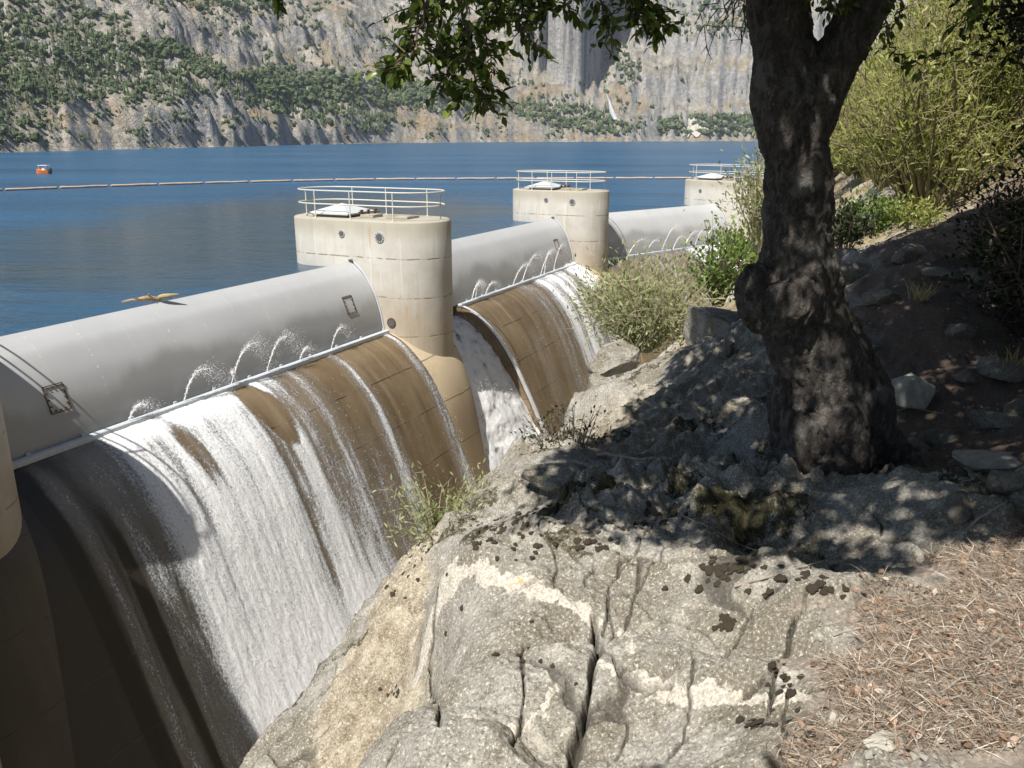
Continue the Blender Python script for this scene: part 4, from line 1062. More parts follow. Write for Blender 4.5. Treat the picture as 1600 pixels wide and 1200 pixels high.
def ground_full(x, y):
    z, sd = ground_z(x, y)
    r = np.hypot(x, y)
    def soft(poly, w, amp): return sst(-w, w, poly_sd(x, y, poly)+amp*fbm(x*3.1, y*3.1, None, 4))
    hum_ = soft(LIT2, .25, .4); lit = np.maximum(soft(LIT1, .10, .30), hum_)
    lit = np.maximum(lit, sst(9, 12, r)*0)
    fol = np.maximum(soft(FOL, .35, .3), soft(FLANK, .12, .10)); flank = soft(FLANK, .10, .08)
    mossz = soft(MOSS, .3, .35)
    nearw = 1-sst(16, 26, r)
    rock = (1-lit)*nearw
    # large lumps and facets
    d1, d2, cid = worley(x*1.55+.25*fbm(x, y), y*1.55)
    lump = (cid-.5)*.07-.10*(1-sst(0, .16, d2-d1))
    e1, e2, eid = worley(x*4.1+.4*fbm(x*2, y*2), y*4.1)
    knob = (.11*(1-e1**1.5)-.07)*(.45+.9*np.clip(fbm(x*1.3, y*1.3, None, 3)+.45, 0, 1))
    wx_ = x+.10*fbm(x*1.6, y*1.6, None, 2); wy_ = y+.10*fbm(x*1.6+9, y*1.6, None, 2)
    fc = facets(wx_*1.7, wy_*1.5, .15)+facets(wx_*4.6, wy_*3.9, .050, 9)+facets(wx_*11, wy_*9, .016, 5)
    dz = rock*(1-fol)*((fc+lump*.1)*(1-mossz)+mossz*(knob*2.3+fc+lump*.9+.09*ridged(x*3, y*3, None, 5)))
    dz = dz+rock*((.018+.03*mossz)*fbm(x*2.3, y*2.3, None, 6)+.014*ridged(x*9, y*9, None, 5)+.005*fbm(x*40, y*40, None, 3))
    # slaty layering on the slabs: saw-tooth ridges along the strike
    sx, sy = .80, .60                     # strike direction in plan
    q = (-x*sy+y*sx); lq = x*sx+y*sy
    qq = q*3.3+.5*fbm(x*.9, y*.9, None, 3)+.12*fbm(x*6, y*6, None, 2)+.25*lq
    saw = np.mod(qq, 1.0); saw = np.where(saw < .68, saw/.68, (1-saw)/.32)
    qq2 = q*9.0+1.1*fbm(x*1.5+4, y*1.5, None, 3); saw2 = np.mod(qq2, 1.0); saw2 = np.where(saw2 < .6, saw2/.6, (1-saw2)/.4)
    fcr = rock*fol*np.clip(1-np.abs(np.mod(qq, 1.0)-.90)/.08, 0, 1)*sst(-.1, .25, fbm(x*2.5, y*2.5, None, 3))
    dz = dz+rock*fol*((saw-.5)*.12*(.4+np.clip(.6+fbm(x*.8+7, y*.8, None, 3), 0, 1.2))+(saw2-.5)*.035)
    dz = dz+hum_*nearw*(.07*fbm(x*1.7, y*1.7, None, 5)+.05*np.clip(facets(x*2.3, y*2.3, 1.6, 3), 0, 1))
    dz = dz+lit*nearw*(.02*fbm(x*3, y*3, None, 4)+.008*fbm(x*18, y*18, None, 3))
    crack = np.zeros(np.shape(x)); vein = np.zeros(np.shape(x))
    if True:
        m = (r < 7)
        xm, ym = x[m], y[m]; cr = np.zeros(len(xm)); vn = np.zeros(len(xm)); dzc = np.zeros(len(xm))
        jx = xm+.012*fbm(xm*12, ym*12, None, 3); jy = ym+.012*fbm(xm*12+5, ym*12, None, 3)
        for pts, zz, w, dp in CRK:
            d, _, par = seg_dist(jx, jy, plan(pts, zz)); ww = w*(.5+.9*np.clip(.5+fbm(par*4, par*0+w*100, None, 2), 0, 1))
            g = np.exp(-(d/ww)**2); cr = np.maximum(cr, g); dzc -= g*dp
        for pts, zz, w in VEIN:
            d, _, par = seg_dist(jx, jy, plan(pts, zz)); ww = w*(.45+.9*np.clip(.55+.9*fbm(par*5, par*0+w*77, None, 3), 0, 1.1))
            g = 1-sst(.25*ww, 1.6*ww, d+.02*fbm(xm*30, ym*30, None, 3)); vn = np.maximum(vn, g); dzc += g*(.008+.014*fbm(xm*22, ym*22, None, 3))
        # natural fine joints elsewhere on the outcrop
        f1, f2, fid = worley(xm*2.1+.5*fbm(xm*1.4, ym*1.4, None, 3), ym*1.3+.4*fbm(xm*1.3+3, ym*1.3, None, 3))
        jn = (1-sst(.008, .03, f2-f1))*rock[m]*(1-fol[m])*sst(-.15, .15, fbm(xm*1.1+3, ym*1.1, None, 2)); cr = np.maximum(cr, .8*jn); dzc -= .022*jn
        tmp = np.zeros(np.shape(x)); tmp[m] = dzc*(1-lit[m]); dz = dz+tmp; crack[m] = cr*(1-lit[m]); vein[m] = vn*(1-lit[m])
    dz = dz+(1-nearw)*.5*fbm(x*.4, y*.4, None, 4)
    crack = np.maximum(crack, fcr)
    mo = mossz*np.clip(.40+.80*fbm(x*2.2+1, y*2.2, None, 4)-.9*(dz-.0), 0, 1)+.55*sst(.15, .5, fbm(x*1.9+8, y*1.9, None, 4))*rock*(y > 3.6)
    return z+dz, sd, lit, np.clip(mo, 0, 1), vein, crack, np.clip(flank+.5*fol, 0, 1), hum_
GZ, GSD, gl, gm, gv, gc, gt, gh = ground_full(GX, GY)
_gi = None
def gz(x, y):
    """ground height by looking up the built mesh grid"""
    x = np.atleast_1d(np.asarray(x, float)); y = np.atleast_1d(np.asarray(y, float))
    a = np.arctan2(x, y); r = np.hypot(x, y)
    fi = np.clip(np.interp(a, aa, np.arange(len(aa))), 0, len(aa)-1.001); fj = np.clip(np.interp(r, rr, np.arange(len(rr))), 0, len(rr)-1.001)
    i = fi.astype(int); j = fj.astype(int); u = fi-i; v = fj-j
    return GZ[i, j]*(1-u)*(1-v)+GZ[i+1, j]*u*(1-v)+GZ[i, j+1]*(1-u)*v+GZ[i+1, j+1]*u*v
def ghit(u, v, rmin=.8):
    """first ground point seen along the ray of a place in the photo"""
    r = ray(u, v); hd = np.hypot(r[0], r[1]); t = np.exp(np.linspace(math.log(rmin), math.log(110), 1500))/hd
    P = CAM+t[:, None]*r; z = gz(P[:, 0], P[:, 1]); k = (P[:, 2] < z).argmax()
    return np.array([P[k, 0], P[k, 1], z[k]])
hr = np.hypot(GX, GY)
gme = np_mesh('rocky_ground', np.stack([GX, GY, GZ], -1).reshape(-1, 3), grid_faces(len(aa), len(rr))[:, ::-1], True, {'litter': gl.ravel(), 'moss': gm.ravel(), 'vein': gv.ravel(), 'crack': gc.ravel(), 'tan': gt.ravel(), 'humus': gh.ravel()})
if gme.polygons[len(gme.polygons)//2].normal.z < 0: gme.flip_normals()
go = link_mesh('rocky_ground', gme, M['ground']); tag(go, kind='structure')
gme.materials.append(M['hillside'])
mid = np.zeros(len(gme.polygons), np.int32)
ctr = np.zeros(len(gme.polygons)*3, np.float32); gme.polygons.foreach_get('center', ctr); ctr = ctr.reshape(-1, 3)
mid[np.hypot(ctr[:, 0], ctr[:, 1])+1.5*fbm(ctr[:, 0]*.7, ctr[:, 1]*.7) > 13] = 1
gme.polygons.foreach_set('material_index', mid)

# ------------------------------------------------------------------ leaves
def leaf_tpl(w=.5, fold=.12, droop=.15):
    V = np.array([(0, 0, 0), (.28, -.42*w, fold*.7), (.28, 0, 0), (.28, .42*w, fold*.7), (.62, -.45*w, fold*.6-droop*.4), (.62, 0, -droop*.4), (.62, .45*w, fold*.6-droop*.4), (1, 0, -droop)])
    Fq = [np.array([[1, 4, 5, 2], [2, 5, 6, 3]]), np.array([[0, 1, 2], [0, 2, 3], [4, 7, 5], [5, 7, 6]])]
    return V, Fq
def blade_tpl(w=.08, droop=.1):
    V = np.array([(0, -.3*w, 0), (0, .3*w, 0), (.5, -.5*w, .02), (.5, .5*w, .02), (1, 0, -droop)])
    return V, [np.array([[0, 2, 3, 1]]), np.array([[2, 4, 3]])]
def scatter(name, tpl, P, D, U, S, var, mat, parent=None, loc=(0, 0, 0), smooth=True):
    V0, F0 = tpl; P = np.asarray(P, float); D = np.asarray(D, float); U = np.asarray(U, float); S = np.asarray(S, float)
    D = D/(np.linalg.norm(D, axis=1)[:, None]+1e-9); Wd = np.cross(U, D); Wd /= np.linalg.norm(Wd, axis=1)[:, None]+1e-9; Uu = np.cross(D, Wd)
    V = P[:, None, :]+S[:, None, None]*(V0[None, :, 0, None]*D[:, None, :]+V0[None, :, 1, None]*Wd[:, None, :]+V0[None, :, 2, None]*Uu[:, None, :])
    offs = len(V0)*np.arange(len(P))
    Fl = [(f[None]+offs[:, None, None]).reshape(-1, f.shape[1]) for f in F0]
    me = np_mesh(name, V.reshape(-1, 3)-np.asarray(loc), Fl, smooth, {'var': np.repeat(var, len(V0))})
    return link_mesh(name, me, mat, parent)
def rdir(n): 
    d = rng.normal(size=(n, 3)); return d/np.linalg.norm(d, axis=1)[:, None]

# ------------------------------------------------------------------ oak tree
TD = 4.75                                     # forward distance of the trunk
def tw(u, v, Y=TD): return at_y(u, v, Y)
def trad(px, v, Y=TD): return px*(Y*cp+ (H-at_y(800, v, Y)[2])*sp)/F
tb = at_y(1280, 755, TD-.15); tb[2] -= .1
oak = empty('oak_tree', tb, 'gnarled dark oak tree with a forked trunk and a burl, overhanging the spillway', 'tree')
def blobs_mesh(name, chains, voxel, dispf, mat, parent, loc):
    mb = MB()
    for path, rad in chains: 
        mb.tube(path, rad, 20)
    me = bpy.data.meshes.new('tmp'); me.from_pydata([tuple(p) for p in mb.v], [], mb.f); me.update()
    o = bpy.data.objects.new('tmp', me); COL.objects.link(o)
    md = o.modifiers.new('r', 'REMESH'); md.mode = 'VOXEL'; md.voxel_size = voxel; md.use_smooth_shade = True
    sm = o.modifiers.new('s', 'SMOOTH'); sm.iterations = 10; sm.factor = .5
    dg = bpy.context.evaluated_depsgraph_get(); e = o.evaluated_get(dg); m2 = bpy.data.meshes.new_from_object(e)
    n = len(m2.vertices); co = np.zeros(n*3, np.float32); m2.vertices.foreach_get('co', co); co = co.reshape(-1, 3).astype(float)
    no = np.zeros(n*3, np.float32); m2.vertices.foreach_get('normal', no); no = no.reshape(-1, 3)
    co = co+no*dispf(co)[:, None]-np.asarray(loc)
    m2.vertices.foreach_set('co', co.astype(np.float32).ravel()); m2.update(); m2.name = name
    bpy.data.objects.remove(o); bpy.data.meshes.remove(me)
    m2.materials.clear()
    return link_mesh(name, m2, mat, parent)
def bark_disp(co):
    x, y, z = co.T
    a = fbm(x*5, y*5, z*3, 4)*.030
    b = ridged(x*16+.8*fbm(x*6, y*6, z*6), y*16, z*5.0, 4)*.014
    return a+b+fbm(x*60, y*60, z*40, 2)*.0025
ch = []
tr = [(1290, 800, 62), (1290, 755, 60), (1295, 700, 68), (1297, 640, 70), (1285, 580, 66), (1258, 520, 66), (1245, 470, 66), (1246, 420, 60), (1246, 370, 55), (1246, 300, 54), (1243, 240, 57), (1238, 180, 60), (1230, 120, 60), (1222, 60, 52), (1215, 0, 49), (1212, -90, 46), (1215, -220, 42), (1225, -420, 34), (1240, -700, 24)]
ch.append(([tw(u, v) for u, v, w in tr], [trad(w, v)*(.86 if v < 400 else .92) for u, v, w in tr]))
lb_ = [(1258, 230, 36), (1272, 170, 40), (1295, 110, 40), (1325, 60, 38), (1352, 15, 35), (1385, -40, 32), (1430, -130, 28), (1500, -290, 22), (1570, -480, 15)]
ch.append(([tw(u, v, TD-.06) for u, v, w in lb_], [trad(w, v)*.92 for u, v, w in lb_]))
bu = [(1186, 420, 20), (1183, 448, 29), (1186, 478, 28), (1200, 505, 20)]                # burl on the left
ch.append(([tw(u, v, TD-.05) for u, v, w in bu], [trad(w, v) for u, v, w in bu]))
bu = [(1235, 440, 34), (1240, 470, 42), (1246, 500, 34)]
ch.append(([tw(u, v, TD-.16) for u, v, w in bu], [trad(w, v) for u, v, w in bu]))
ro = [(1280, 470, 20), (1310, 530, 34), (1335, 590, 44), (1350, 640, 44), (1355, 690, 40), (1365, 735, 30)]
ch.append(([tw(u, v, TD+.05) for u, v, w in ro], [trad(w, v) for u, v, w in ro]))
for pts, dy in (([(1262, 640, 34), (1255, 700, 34), (1255, 750, 28), (1250, 790, 18)], -.14), ([(1300, 640, 34), (1320, 720, 34), (1325, 775, 24)], -.2), ([(1240, 590, 30), (1232, 650, 28), (1225, 710, 20)], .05), ([(1330, 640, 40), (1372, 690, 34), (1410, 722, 20), (1450, 745, 10)], .0), ([(1250, 700, 34), (1215, 750, 24), (1180, 785, 12)], -.12), ([(1300, 720, 34), (1330, 785, 24), (1375, 815, 10)], -.3)):
    ch.append(([tw(u, v, TD+dy) for u, v, w in pts], [trad(w, v) for u, v, w in pts]))
trunk = blobs_mesh('trunk', ch, .014, bark_disp, M['bark'], oak, tb)
# limbs that carry the hanging sprays, reaching towards the viewer over the water
def wander(a, b, n, amp, sag=0.):
    a = np.array(a, float); b = np.array(b, float); P = [a]
    for i in range(1, n+1):
        q = i/n; P.append(a+(b-a)*q+rng.normal(size=3)*amp*math.sin(PI*q)+np.array([0, 0, -sag*4*q*(1-q)*-1]))
    return P
limb_root = at_y(1215, -180, TD)
limbs = []
mbl = MB()
for (u, v, Y, r) in ((700, -190, 3.0, .05), (930, -160, 3.3, .045), (450, -150, 3.2, .03)):
    P = wander(limb_root+[0, 0, rng.uniform(0, .4)], at_y(u, v, Y), 9, .09); limbs.append(P); mbl.tube(P, list(np.linspace(r*1.6, r*.5, len(P))), 9)
lo_ = mbl.build('limb', M['bark'], oak, True); lo_.data.transform(Matrix.Translation(Vector(-tb)))
LP = []; LD = []; LU = []; LS = []; LV = []
twg = MB()
def spray(u0, v0, Y0, path_px, leaf_every, spread, nside, size=.043):
    """a hanging twig through places seen in the photo; leaves around it"""
    P = [at_y(u0, v0, Y0)]+[at_y(u, v, Y) for u, v, Y in path_px]
    pts = []
    for a, b in zip(P[:-1], P[1:]):
        for q in np.linspace(0, 1, 6)[:-1]: pts.append(a+(b-a)*q+rng.normal(size=3)*.008)
    pts.append(P[-1]); n = len(pts)
    twg.tube(pts, list(np.linspace(.0065, .0018, n)), 5)
    for i in range(2, n):
        d = pts[i]-pts[i-1]; d /= np.linalg.norm(d)+1e-9
        for k in range(nside):
            base = pts[i]+rng.normal(size=3)*.01; sd = rdir(1)[0]; e = base+(sd*np.array([1, 1, .6])+d*.5)*spread*rng.uniform(.3, 1)
            twg.tube([base, (base+e)/2+rng.normal(size=3)*.008, e], [.0028, .0018, .001], 4)
            for q in np.linspace(.15, 1, leaf_every+1):
                p = base+(e-base)*q; dd = (e-base)/np.linalg.norm(e-base)+rng.normal(size=3)*.6+np.array([0, 0, -.35])
                LP.append(p); LD.append(dd); LU.append(np.array([0, 0, 1])+rng.normal(size=3)*.6); LS.append(size*rng.uniform(.6, 1.15)); LV.append(rng.random())
S_ = spray
S_(640, -90, 2.9, [(650, 0, 2.9), (655, 70, 2.9), (628, 118, 2.9)], 4, .10, 3)
S_(690, -90, 3.0, [(688, 0, 3.0), (690, 60, 3.0), (700, 110, 3.0), (710, 150, 3.0)], 4, .11, 3)
S_(725, -90, 2.9, [(728, 0, 2.9), (725, 70, 2.9), (745, 130, 2.9), (756, 165, 2.9)], 4, .10, 3)
S_(760, -90, 3.1, [(765, 0, 3.1), (760, 60, 3.1), (770, 110, 3.1)], 4, .10, 3)
S_(655, -80, 2.8, [(672, -10, 2.8), (660, 40, 2.8), (640, 90, 2.8), (612, 112, 2.8)], 3, .08, 2)
S_(810, -80, 3.0, [(815, -10, 3.0), (812, 40, 3.0), (835, 72, 3.0)], 3, .09, 2)
S_(860, -80, 3.0, [(850, -30, 3.0), (840, 0, 3.0), (850, 22, 3.0)], 3, .07, 2)
S_(900, -80, 3.1, [(925, -20, 3.1), (950, 20, 3.1), (945, 66, 3.1)], 3, .07, 2)
S_(960, -80, 3.1, [(975, -20, 3.1), (990, 20, 3.1), (1022, 48, 3.1)], 3, .08, 3)
S_(1000, -80, 3.1, [(1010, -30, 3.1), (1020, 10, 3.1), (1035, 50, 3.1)], 3, .07, 3)
S_(780, -70, 3.1, [(790, -20, 3.1), (820, 5, 3.1)], 4, .09, 3)
S_(890, -70, 3.1, [(900, -25, 3.1), (890, 5, 3.1)], 4, .08, 3)
S_(700, -70, 3.2, [(720, -20, 3.2), (790, 10, 3.2), (800, 40, 3.2)], 4, .09, 2)
S_(425, -70, 3.1, [(430, -30, 3.1), (438, 2, 3.1)], 2, .05, 2)
# right side: few-leaved twig below the right limb
S_(1395, -20, 4.4, [(1382, 30, 4.4), (1392, 70, 4.4), (1415, 102, 4.4), (1440, 100, 4.4), (1475, 82, 4.4), (1508, 100, 4.4)], 1, .08, 1, .06)
S_(1395, -20, 4.4, [(1412, 10, 4.4), (1395, 40, 4.4), (1380, 55, 4.4)], 1, .05, 1, .05)
S_(1260, -10, 4.5, [(1285, 4, 4.5), (1300, 10, 4.5), (1330, 5, 4.5)], 2, .06, 2, .05)
S_(1540, -60, 3.6, [(1535, -10, 3.6), (1520, 15, 3.6), (1498, 42, 3.6)], 2, .07, 1, .06)
# bare dead twigs left of the trunk
for u0, v0, u1, v1 in ((1175, -20, 1110, 60), (1170, -40, 1095, 85), (1175, 0, 1140, 70), (1172, -60, 1085, 40), (1180, -30, 1118, 20), (1165, -60, 1160, 40)):
    a = at_y(u0, v0, 4.6); b = at_y(u1, v1, 4.5); P = wander(a, b, 8, .03); twg.tube(P, list(np.linspace(.006, .0015, len(P))), 5)
    for k in range(5):
        i = rng.integers(3, 8); e = P[i]+np.array([rng.uniform(-.09, .05), rng.uniform(-.05, .05), rng.uniform(-.16, -.02)]); twg.tube([P[i], (P[i]+e)/2+rng.normal(size=3)*.008, e], [.003, .002, .001], 4)
# upper crown: leaf clusters up the sun line from the shaded ground
SHADE = plan([(815, 765), (850, 700), (900, 640), (960, 600), (1010, 560), (1085, 475), (1190, 400), (1300, 385), (1450, 372), (1750, 360), (1900, 700), (1780, 960), (1600, 935), (1480, 930), (1390, 925), (1250, 902), (1190, 875), (1110, 835), (1020, 822), (960, 806), (880, 795)], 3.12)
SHx = np.array([p[0] for p in SHADE]); SHy = np.array([p[1] for p in SHADE])
def sun_drop(P, z):
    t = (z-P[:, 2])/L[2]; return P+t[:, None]*L
nc = 90000
gx = rng.uniform(SHx.min()-.5, min(SHx.max()+.5, 7), nc); gy = rng.uniform(SHy.min()-.5, min(SHy.max()+.5, 9.8), nc)
hh = rng.uniform(3.0, 6.5, nc)
zg = gz(gx, gy)
Cc = np.stack([gx, gy, zg], 1)-L[None]*(hh/ -L[2])[:, None]
sdp = poly_sd(gx, gy, SHADE)+.14*fbm(gx*2.2, gy*2.2, None, 3)
gap = fbm(gx*2.6+5, gy*2.6, None, 3)
cu, cv, cd = proj(Cc)
keep = (sdp > .03) & (gap > -.33+.12*(sdp < .3)) & ~((cd > .2) & (cv > -70) & (cu > -200) & (cu < 1800)) & ((cd < .2) | (cv < -60))
keep &= np.linalg.norm(Cc-CAM, axis=1) > 1.6
Cc = Cc[keep]
FLECK = [at_y(u, v, TD-.28) for u, v in ((1205, 455), (1232, 470), (1262, 440), (1215, 410), (1285, 330), (1262, 300), (1225, 270), (1270, 210), (1300, 180), (1240, 160), (1215, 90), (1290, 560), (1260, 620), (1310, 690), (1275, 720), (1255, 760), (1290, 770), (1350, 600), (1245, 370), (1325, 80))]
for u, v in ((1000, 690), (1060, 650), (1100, 600), (1150, 560), (980, 740), (1050, 740), (1120, 720), (1150, 790), (1200, 800), (1010, 770), (1180, 700), (1400, 780), (1480, 760), (1560, 700), (1450, 600), (1500, 560), (1400, 480), (1550, 480), (1380, 840), (1300, 830), (940, 660), (1080, 560), (1170, 620), (1330, 860), (1580, 850), (1440, 860)): FLECK.append(ghit(u, v))
def unfleck(Q, r):
    k = np.ones(len(Q), bool)
    for i, T in enumerate(FLECK):
        d = Q-T; d = d-(d @ L)[:, None]*L; k &= np.linalg.norm(d, axis=1) > r*(.75+.5*((i*37) % 10)/10)
    return Q[k]
Cc = unfleck(Cc, .125); print('crown clusters', len(Cc))
nn = min(len(Cc), 15000); Cc = Cc[rng.permutation(len(Cc))[:nn]]
dens = 5
for c in Cc:
    k = dens
    p = c+rng.normal(size=(k, 3))*.085
    LP += list(p); LD += list(rdir(k)*[1, 1, .6]+[0, 0, -.2]); LU += list(np.array([0, 0, 1])+rng.normal(size=(k, 3))*.5); LS += list(rng.uniform(.06, .11, k)); LV += list(rng.random(k))
nu = 60000  # unseen leaf clusters added overhead to block sky light
Uc = np.stack([rng.uniform(-3.5, 9, nu), rng.uniform(-7, 9, nu), rng.uniform(6.6, 10.0, nu)], 1)
Gs = sun_drop(Uc, 3.2)
pu, pv, pdp = proj(Gs); vis = (pdp > .1) & (pu > -150) & (pu < 1750) & (pv < 1330)
ok = ((poly_sd(Gs[:, 0], Gs[:, 1], SHADE) > .12) & (Gs[:, 1] < 9.3)) | ((~vis) & (Gs[:, 0] > -.2) & (Gs[:, 1] < 8.5))
cu, cv, cd = proj(Uc); ok &= ~((cd > .05) & (cv > -90) & (cu > -300) & (cu < 1900)) & ((cd < .05) | (cv < -80))
ok &= fbm(Uc[:, 0]*.8, Uc[:, 1]*.8, Uc[:, 2]*.8, 3) > -.25
Uc = unfleck(Uc[ok], .19); Uc = Uc[rng.permutation(len(Uc))[:9000]]
BP = []
for c in Uc:
    p = c+rng.normal(size=(3, 3))*.12; far_side = c[0] > 3.6
    if far_side: BP += list(p); continue
    LP += list(p); LD += list(rdir(3)*[1, 1, .4]); LU += list(np.array([0, 0, 1])+rng.normal(size=(3, 3))*.4); LS += list(rng.uniform(.12, .19, 3)); LV += list(rng.random(3))
for k in range(60):
    P = wander(at_y(1225, -350, TD) if k % 2 else at_y(1500, -290, TD), Cc[rng.integers(len(Cc))], 7, .12); mbz = np.linspace(.028, .005, len(P))
    pu, pv, pdp = proj(np.array(P))
    if np.any((pdp > .2) & (pv > -30) & (pu > -100) & (pu < 1700)): continue
    twg.tube(P, list(mbz), 6)
o = twg.build('twigs', M['twig'], oak, True); o.data.transform(Matrix.Translation(Vector(-tb)))
scatter('foliage', leaf_tpl(.50, .10, .18), LP, LD, LU, LS, np.array(LV), M['oakleaf'], oak, tb)  # includes the added sky-blocking leaves

# ------------------------------------------------------------------ shrubs
def shrub_proto(name, h, w, nst, lps, tpl, lsize, mat, upright=.7, seed=0, leafscatter=.35):
    """parts meshes of one shrub, base at the origin"""
    r = np.random.default_rng(seed); mb = MB(); P = []; D = []; U = []; S = []; Vv = []
    for k in range(nst):
        a = r.uniform(0, 2*PI); rad = w*math.sqrt(r.uniform(0.02, 1)); top = np.array([rad*math.cos(a), rad*math.sin(a), h*r.uniform(.55, 1.05)*(1-.35*(rad/w)**2)])
        b = np.array([.12*w*math.cos(a), .12*w*math.sin(a), 0]); mid_ = (b+top)/2+np.array([0, 0, .12*h*upright])+r.normal(size=3)*.05*h
        pts = [b*(1-q)**2+2*q*(1-q)*mid_+top*q*q for q in np.linspace(0, 1, 6)]
        mb.tube(pts, list(np.linspace(.011*h, .003*h, 6)), 4, caps=False)
        for j in range(lps):
            q = r.uniform(.22, 1.0)**.8; p = b*(1-q)**2+2*q*(1-q)*mid_+top*q*q
            off = r.normal(size=3)*leafscatter*.22*h*(.35+.65*q); p = p+off
            if j % 5 == 0: mb.tube([p-off, p-off*.4, p], [.003*h, .002*h, .001*h], 3, caps=False)
            d = (top-b)/np.linalg.norm(top-b)*upright+r.normal(size=3)*(.55)+off/(np.linalg.norm(off)+1e-6)*.4
            P.append(p); D.append(d); U.append(r.normal(size=3)+[0, 0, .8]); S.append(lsize*r.uniform(.6, 1.3)); Vv.append(np.clip(.45*q+r.uniform(0, .55), 0, 1))
    return mb, (P, D, U, S, np.array(Vv), tpl, mat)
def shrub(name, loc, h, w, nst, lps, tpl, lsize, mat, label, group=None, cat='shrub', seed=0, upright=.7, ls=.35):
    root = empty(name, loc, label, cat, group)
    mb, (P, D, U, S, Vv, tp, mt) = shrub_proto(name, h, w, nst, lps, tpl, lsize, mat, upright, seed, ls)
    mb.build('stems', M['palestem' if mat == 'greyleaf' else ('midstem' if mat == 'willow' else 'twig')], root); scatter('foliage', tp, P, D, U, S, Vv, M[mt], root)
    return root
wl_t = blade_tpl(.22, .12); sm_t = leaf_tpl(.55, .1, .1)
# willow thicket on the hillside
protos = [shrub('willow_shrub', (0, 0, 0), 2.6, 1.5, 60, 110, wl_t, .105, 'willow', 'yellow-green willowy shrub in the sunlit thicket on the hillside right of the oak', 'hillside thicket shrubs', seed=11+k, upright=1.0, ls=.42) for k in range(3)]
protos.append(shrub('leafy_shrub', (0, 0, 0), 2.2, 1.5, 50, 100, sm_t, .08, 'greenleaf', 'green leafy shrub in the sunlit thicket on the hillside right of the oak', 'hillside thicket shrubs', seed=31, ls=.45))
used = [False]*4; cnt = 0
spots = []
for _ in range(12000):
    if len(spots) >= 240: break
    y = 11.6+64*rng.random()**1.5; x = y*rng.uniform(.30, .78)
    z = gz(x, y)[0]
    if z < .8: continue
    u, v, d = proj(np.array([x, y, z+1.2]))
    if u < 1285-.0*y or u > 1800 or v > 345 or v < -80: continue
    if u-1300*1.5/d < 1262: continue
    if u < 1330 and v > 300: continue
    md_ = .95+.02*y
    if any(math.hypot(x-a, y-b) < md_ for a, b, _ in spots): continue
    spots.append((x, y, z))
for (x, y, z) in spots:
    k = int(rng.integers(0, 3)) if rng.random() < .9 else 3
    o = protos[k] if not used[k] else copy_tree(protos[k]); used[k] = True
    o.location = (x, y, z-.1); o.rotation_euler.z = rng.uniform(0, 6.28); s = rng.uniform(.75, 1.25)*(.8+.008*y); o.scale = (s, s, s*rng.uniform(.9, 1.15))
for k in range(4):
    if not used[k]:
        for c in list(protos[k].children): bpy.data.objects.remove(c)
        bpy.data.objects.remove(protos[k])
# shrubs by the water and on the outcrop
def sh(u, v, Y, *a, **k):
    P = at_y(u, v, Y); return shrub(k.pop('name', 'shrub'), P, *a, **k)
nl = blade_tpl(.30, .1)
sh(1005, 548, 12.0, 1.35, .95, 80, 62, nl, .080, 'greyleaf', 'dense grey-green shrub at the edge of the spillway, left of the square boulder', seed=3, ls=.85)
sh(960, 520, 12.6, 1.0, .60, 40, 40, nl, .07, 'greyleaf', 'pale outer grey-green shrub leaning over the middle chute', seed=4, ls=.85)
sh(1122, 478, 12.5, 1.25, .55, 34, 42, sm_t, .075, 'greenleaf', 'loose green leafy shrub against the white water, just left of the oak', seed=5, ls=.5)
sh(1190, 395, 13.5, 1.9, .62, 44, 55, nl, .085, 'greyleaf', 'tall feathery yellow-green shrub in front of the far abutment', seed=6, upright=1.1, ls=.45)
sh(1160, 420, 15, .8, .5, 24, 40, sm_t, .08, 'greenleaf', 'low green shrub under the feathery one beside the oak trunk', seed=7, ls=.5)
r_ = sh(690, 848, 5.2, .55, .46, 34, 30, nl, .040, 'greyleaf', 'small sprawling green shrub on the rock edge in front of the near waterfall', seed=8, upright=.5, ls=.5)
for cc in r_.children: pass
r_ = sh(685, 838, 5.35, .24, .17, 16, 30, sm_t, .026, 'greenleaf', 'small bright green leafy sprig at the foot of the sprawling shrub on the rock edge', seed=9, upright=.5, ls=.6)
r_ = sh(885, 745, 5.9, .62, .42, 34, 16, sm_t, .030, 'darkleaf', 'dark twiggy bush in the shade at the rim above the side channel', seed=10, upright=.8, ls=.3)
sh(1360, 368, 10.5, .55, .45, 26, 40, sm_t, .06, 'greenleaf', 'low bright green plant behind the shaded mound right of the oak', seed=12, ls=.5)
sh(1425, 362, 10.2, .42, .4, 26, 40, nl, .06, 'willow', 'low yellow plant on the crest of the shaded mound', seed=13, ls=.5)
sh(1320, 395, 10.2, .62, .4, 26, 40, sm_t, .06, 'darkleaf', 'dark green shrub tucked behind the oak trunk', seed=14, ls=.5)
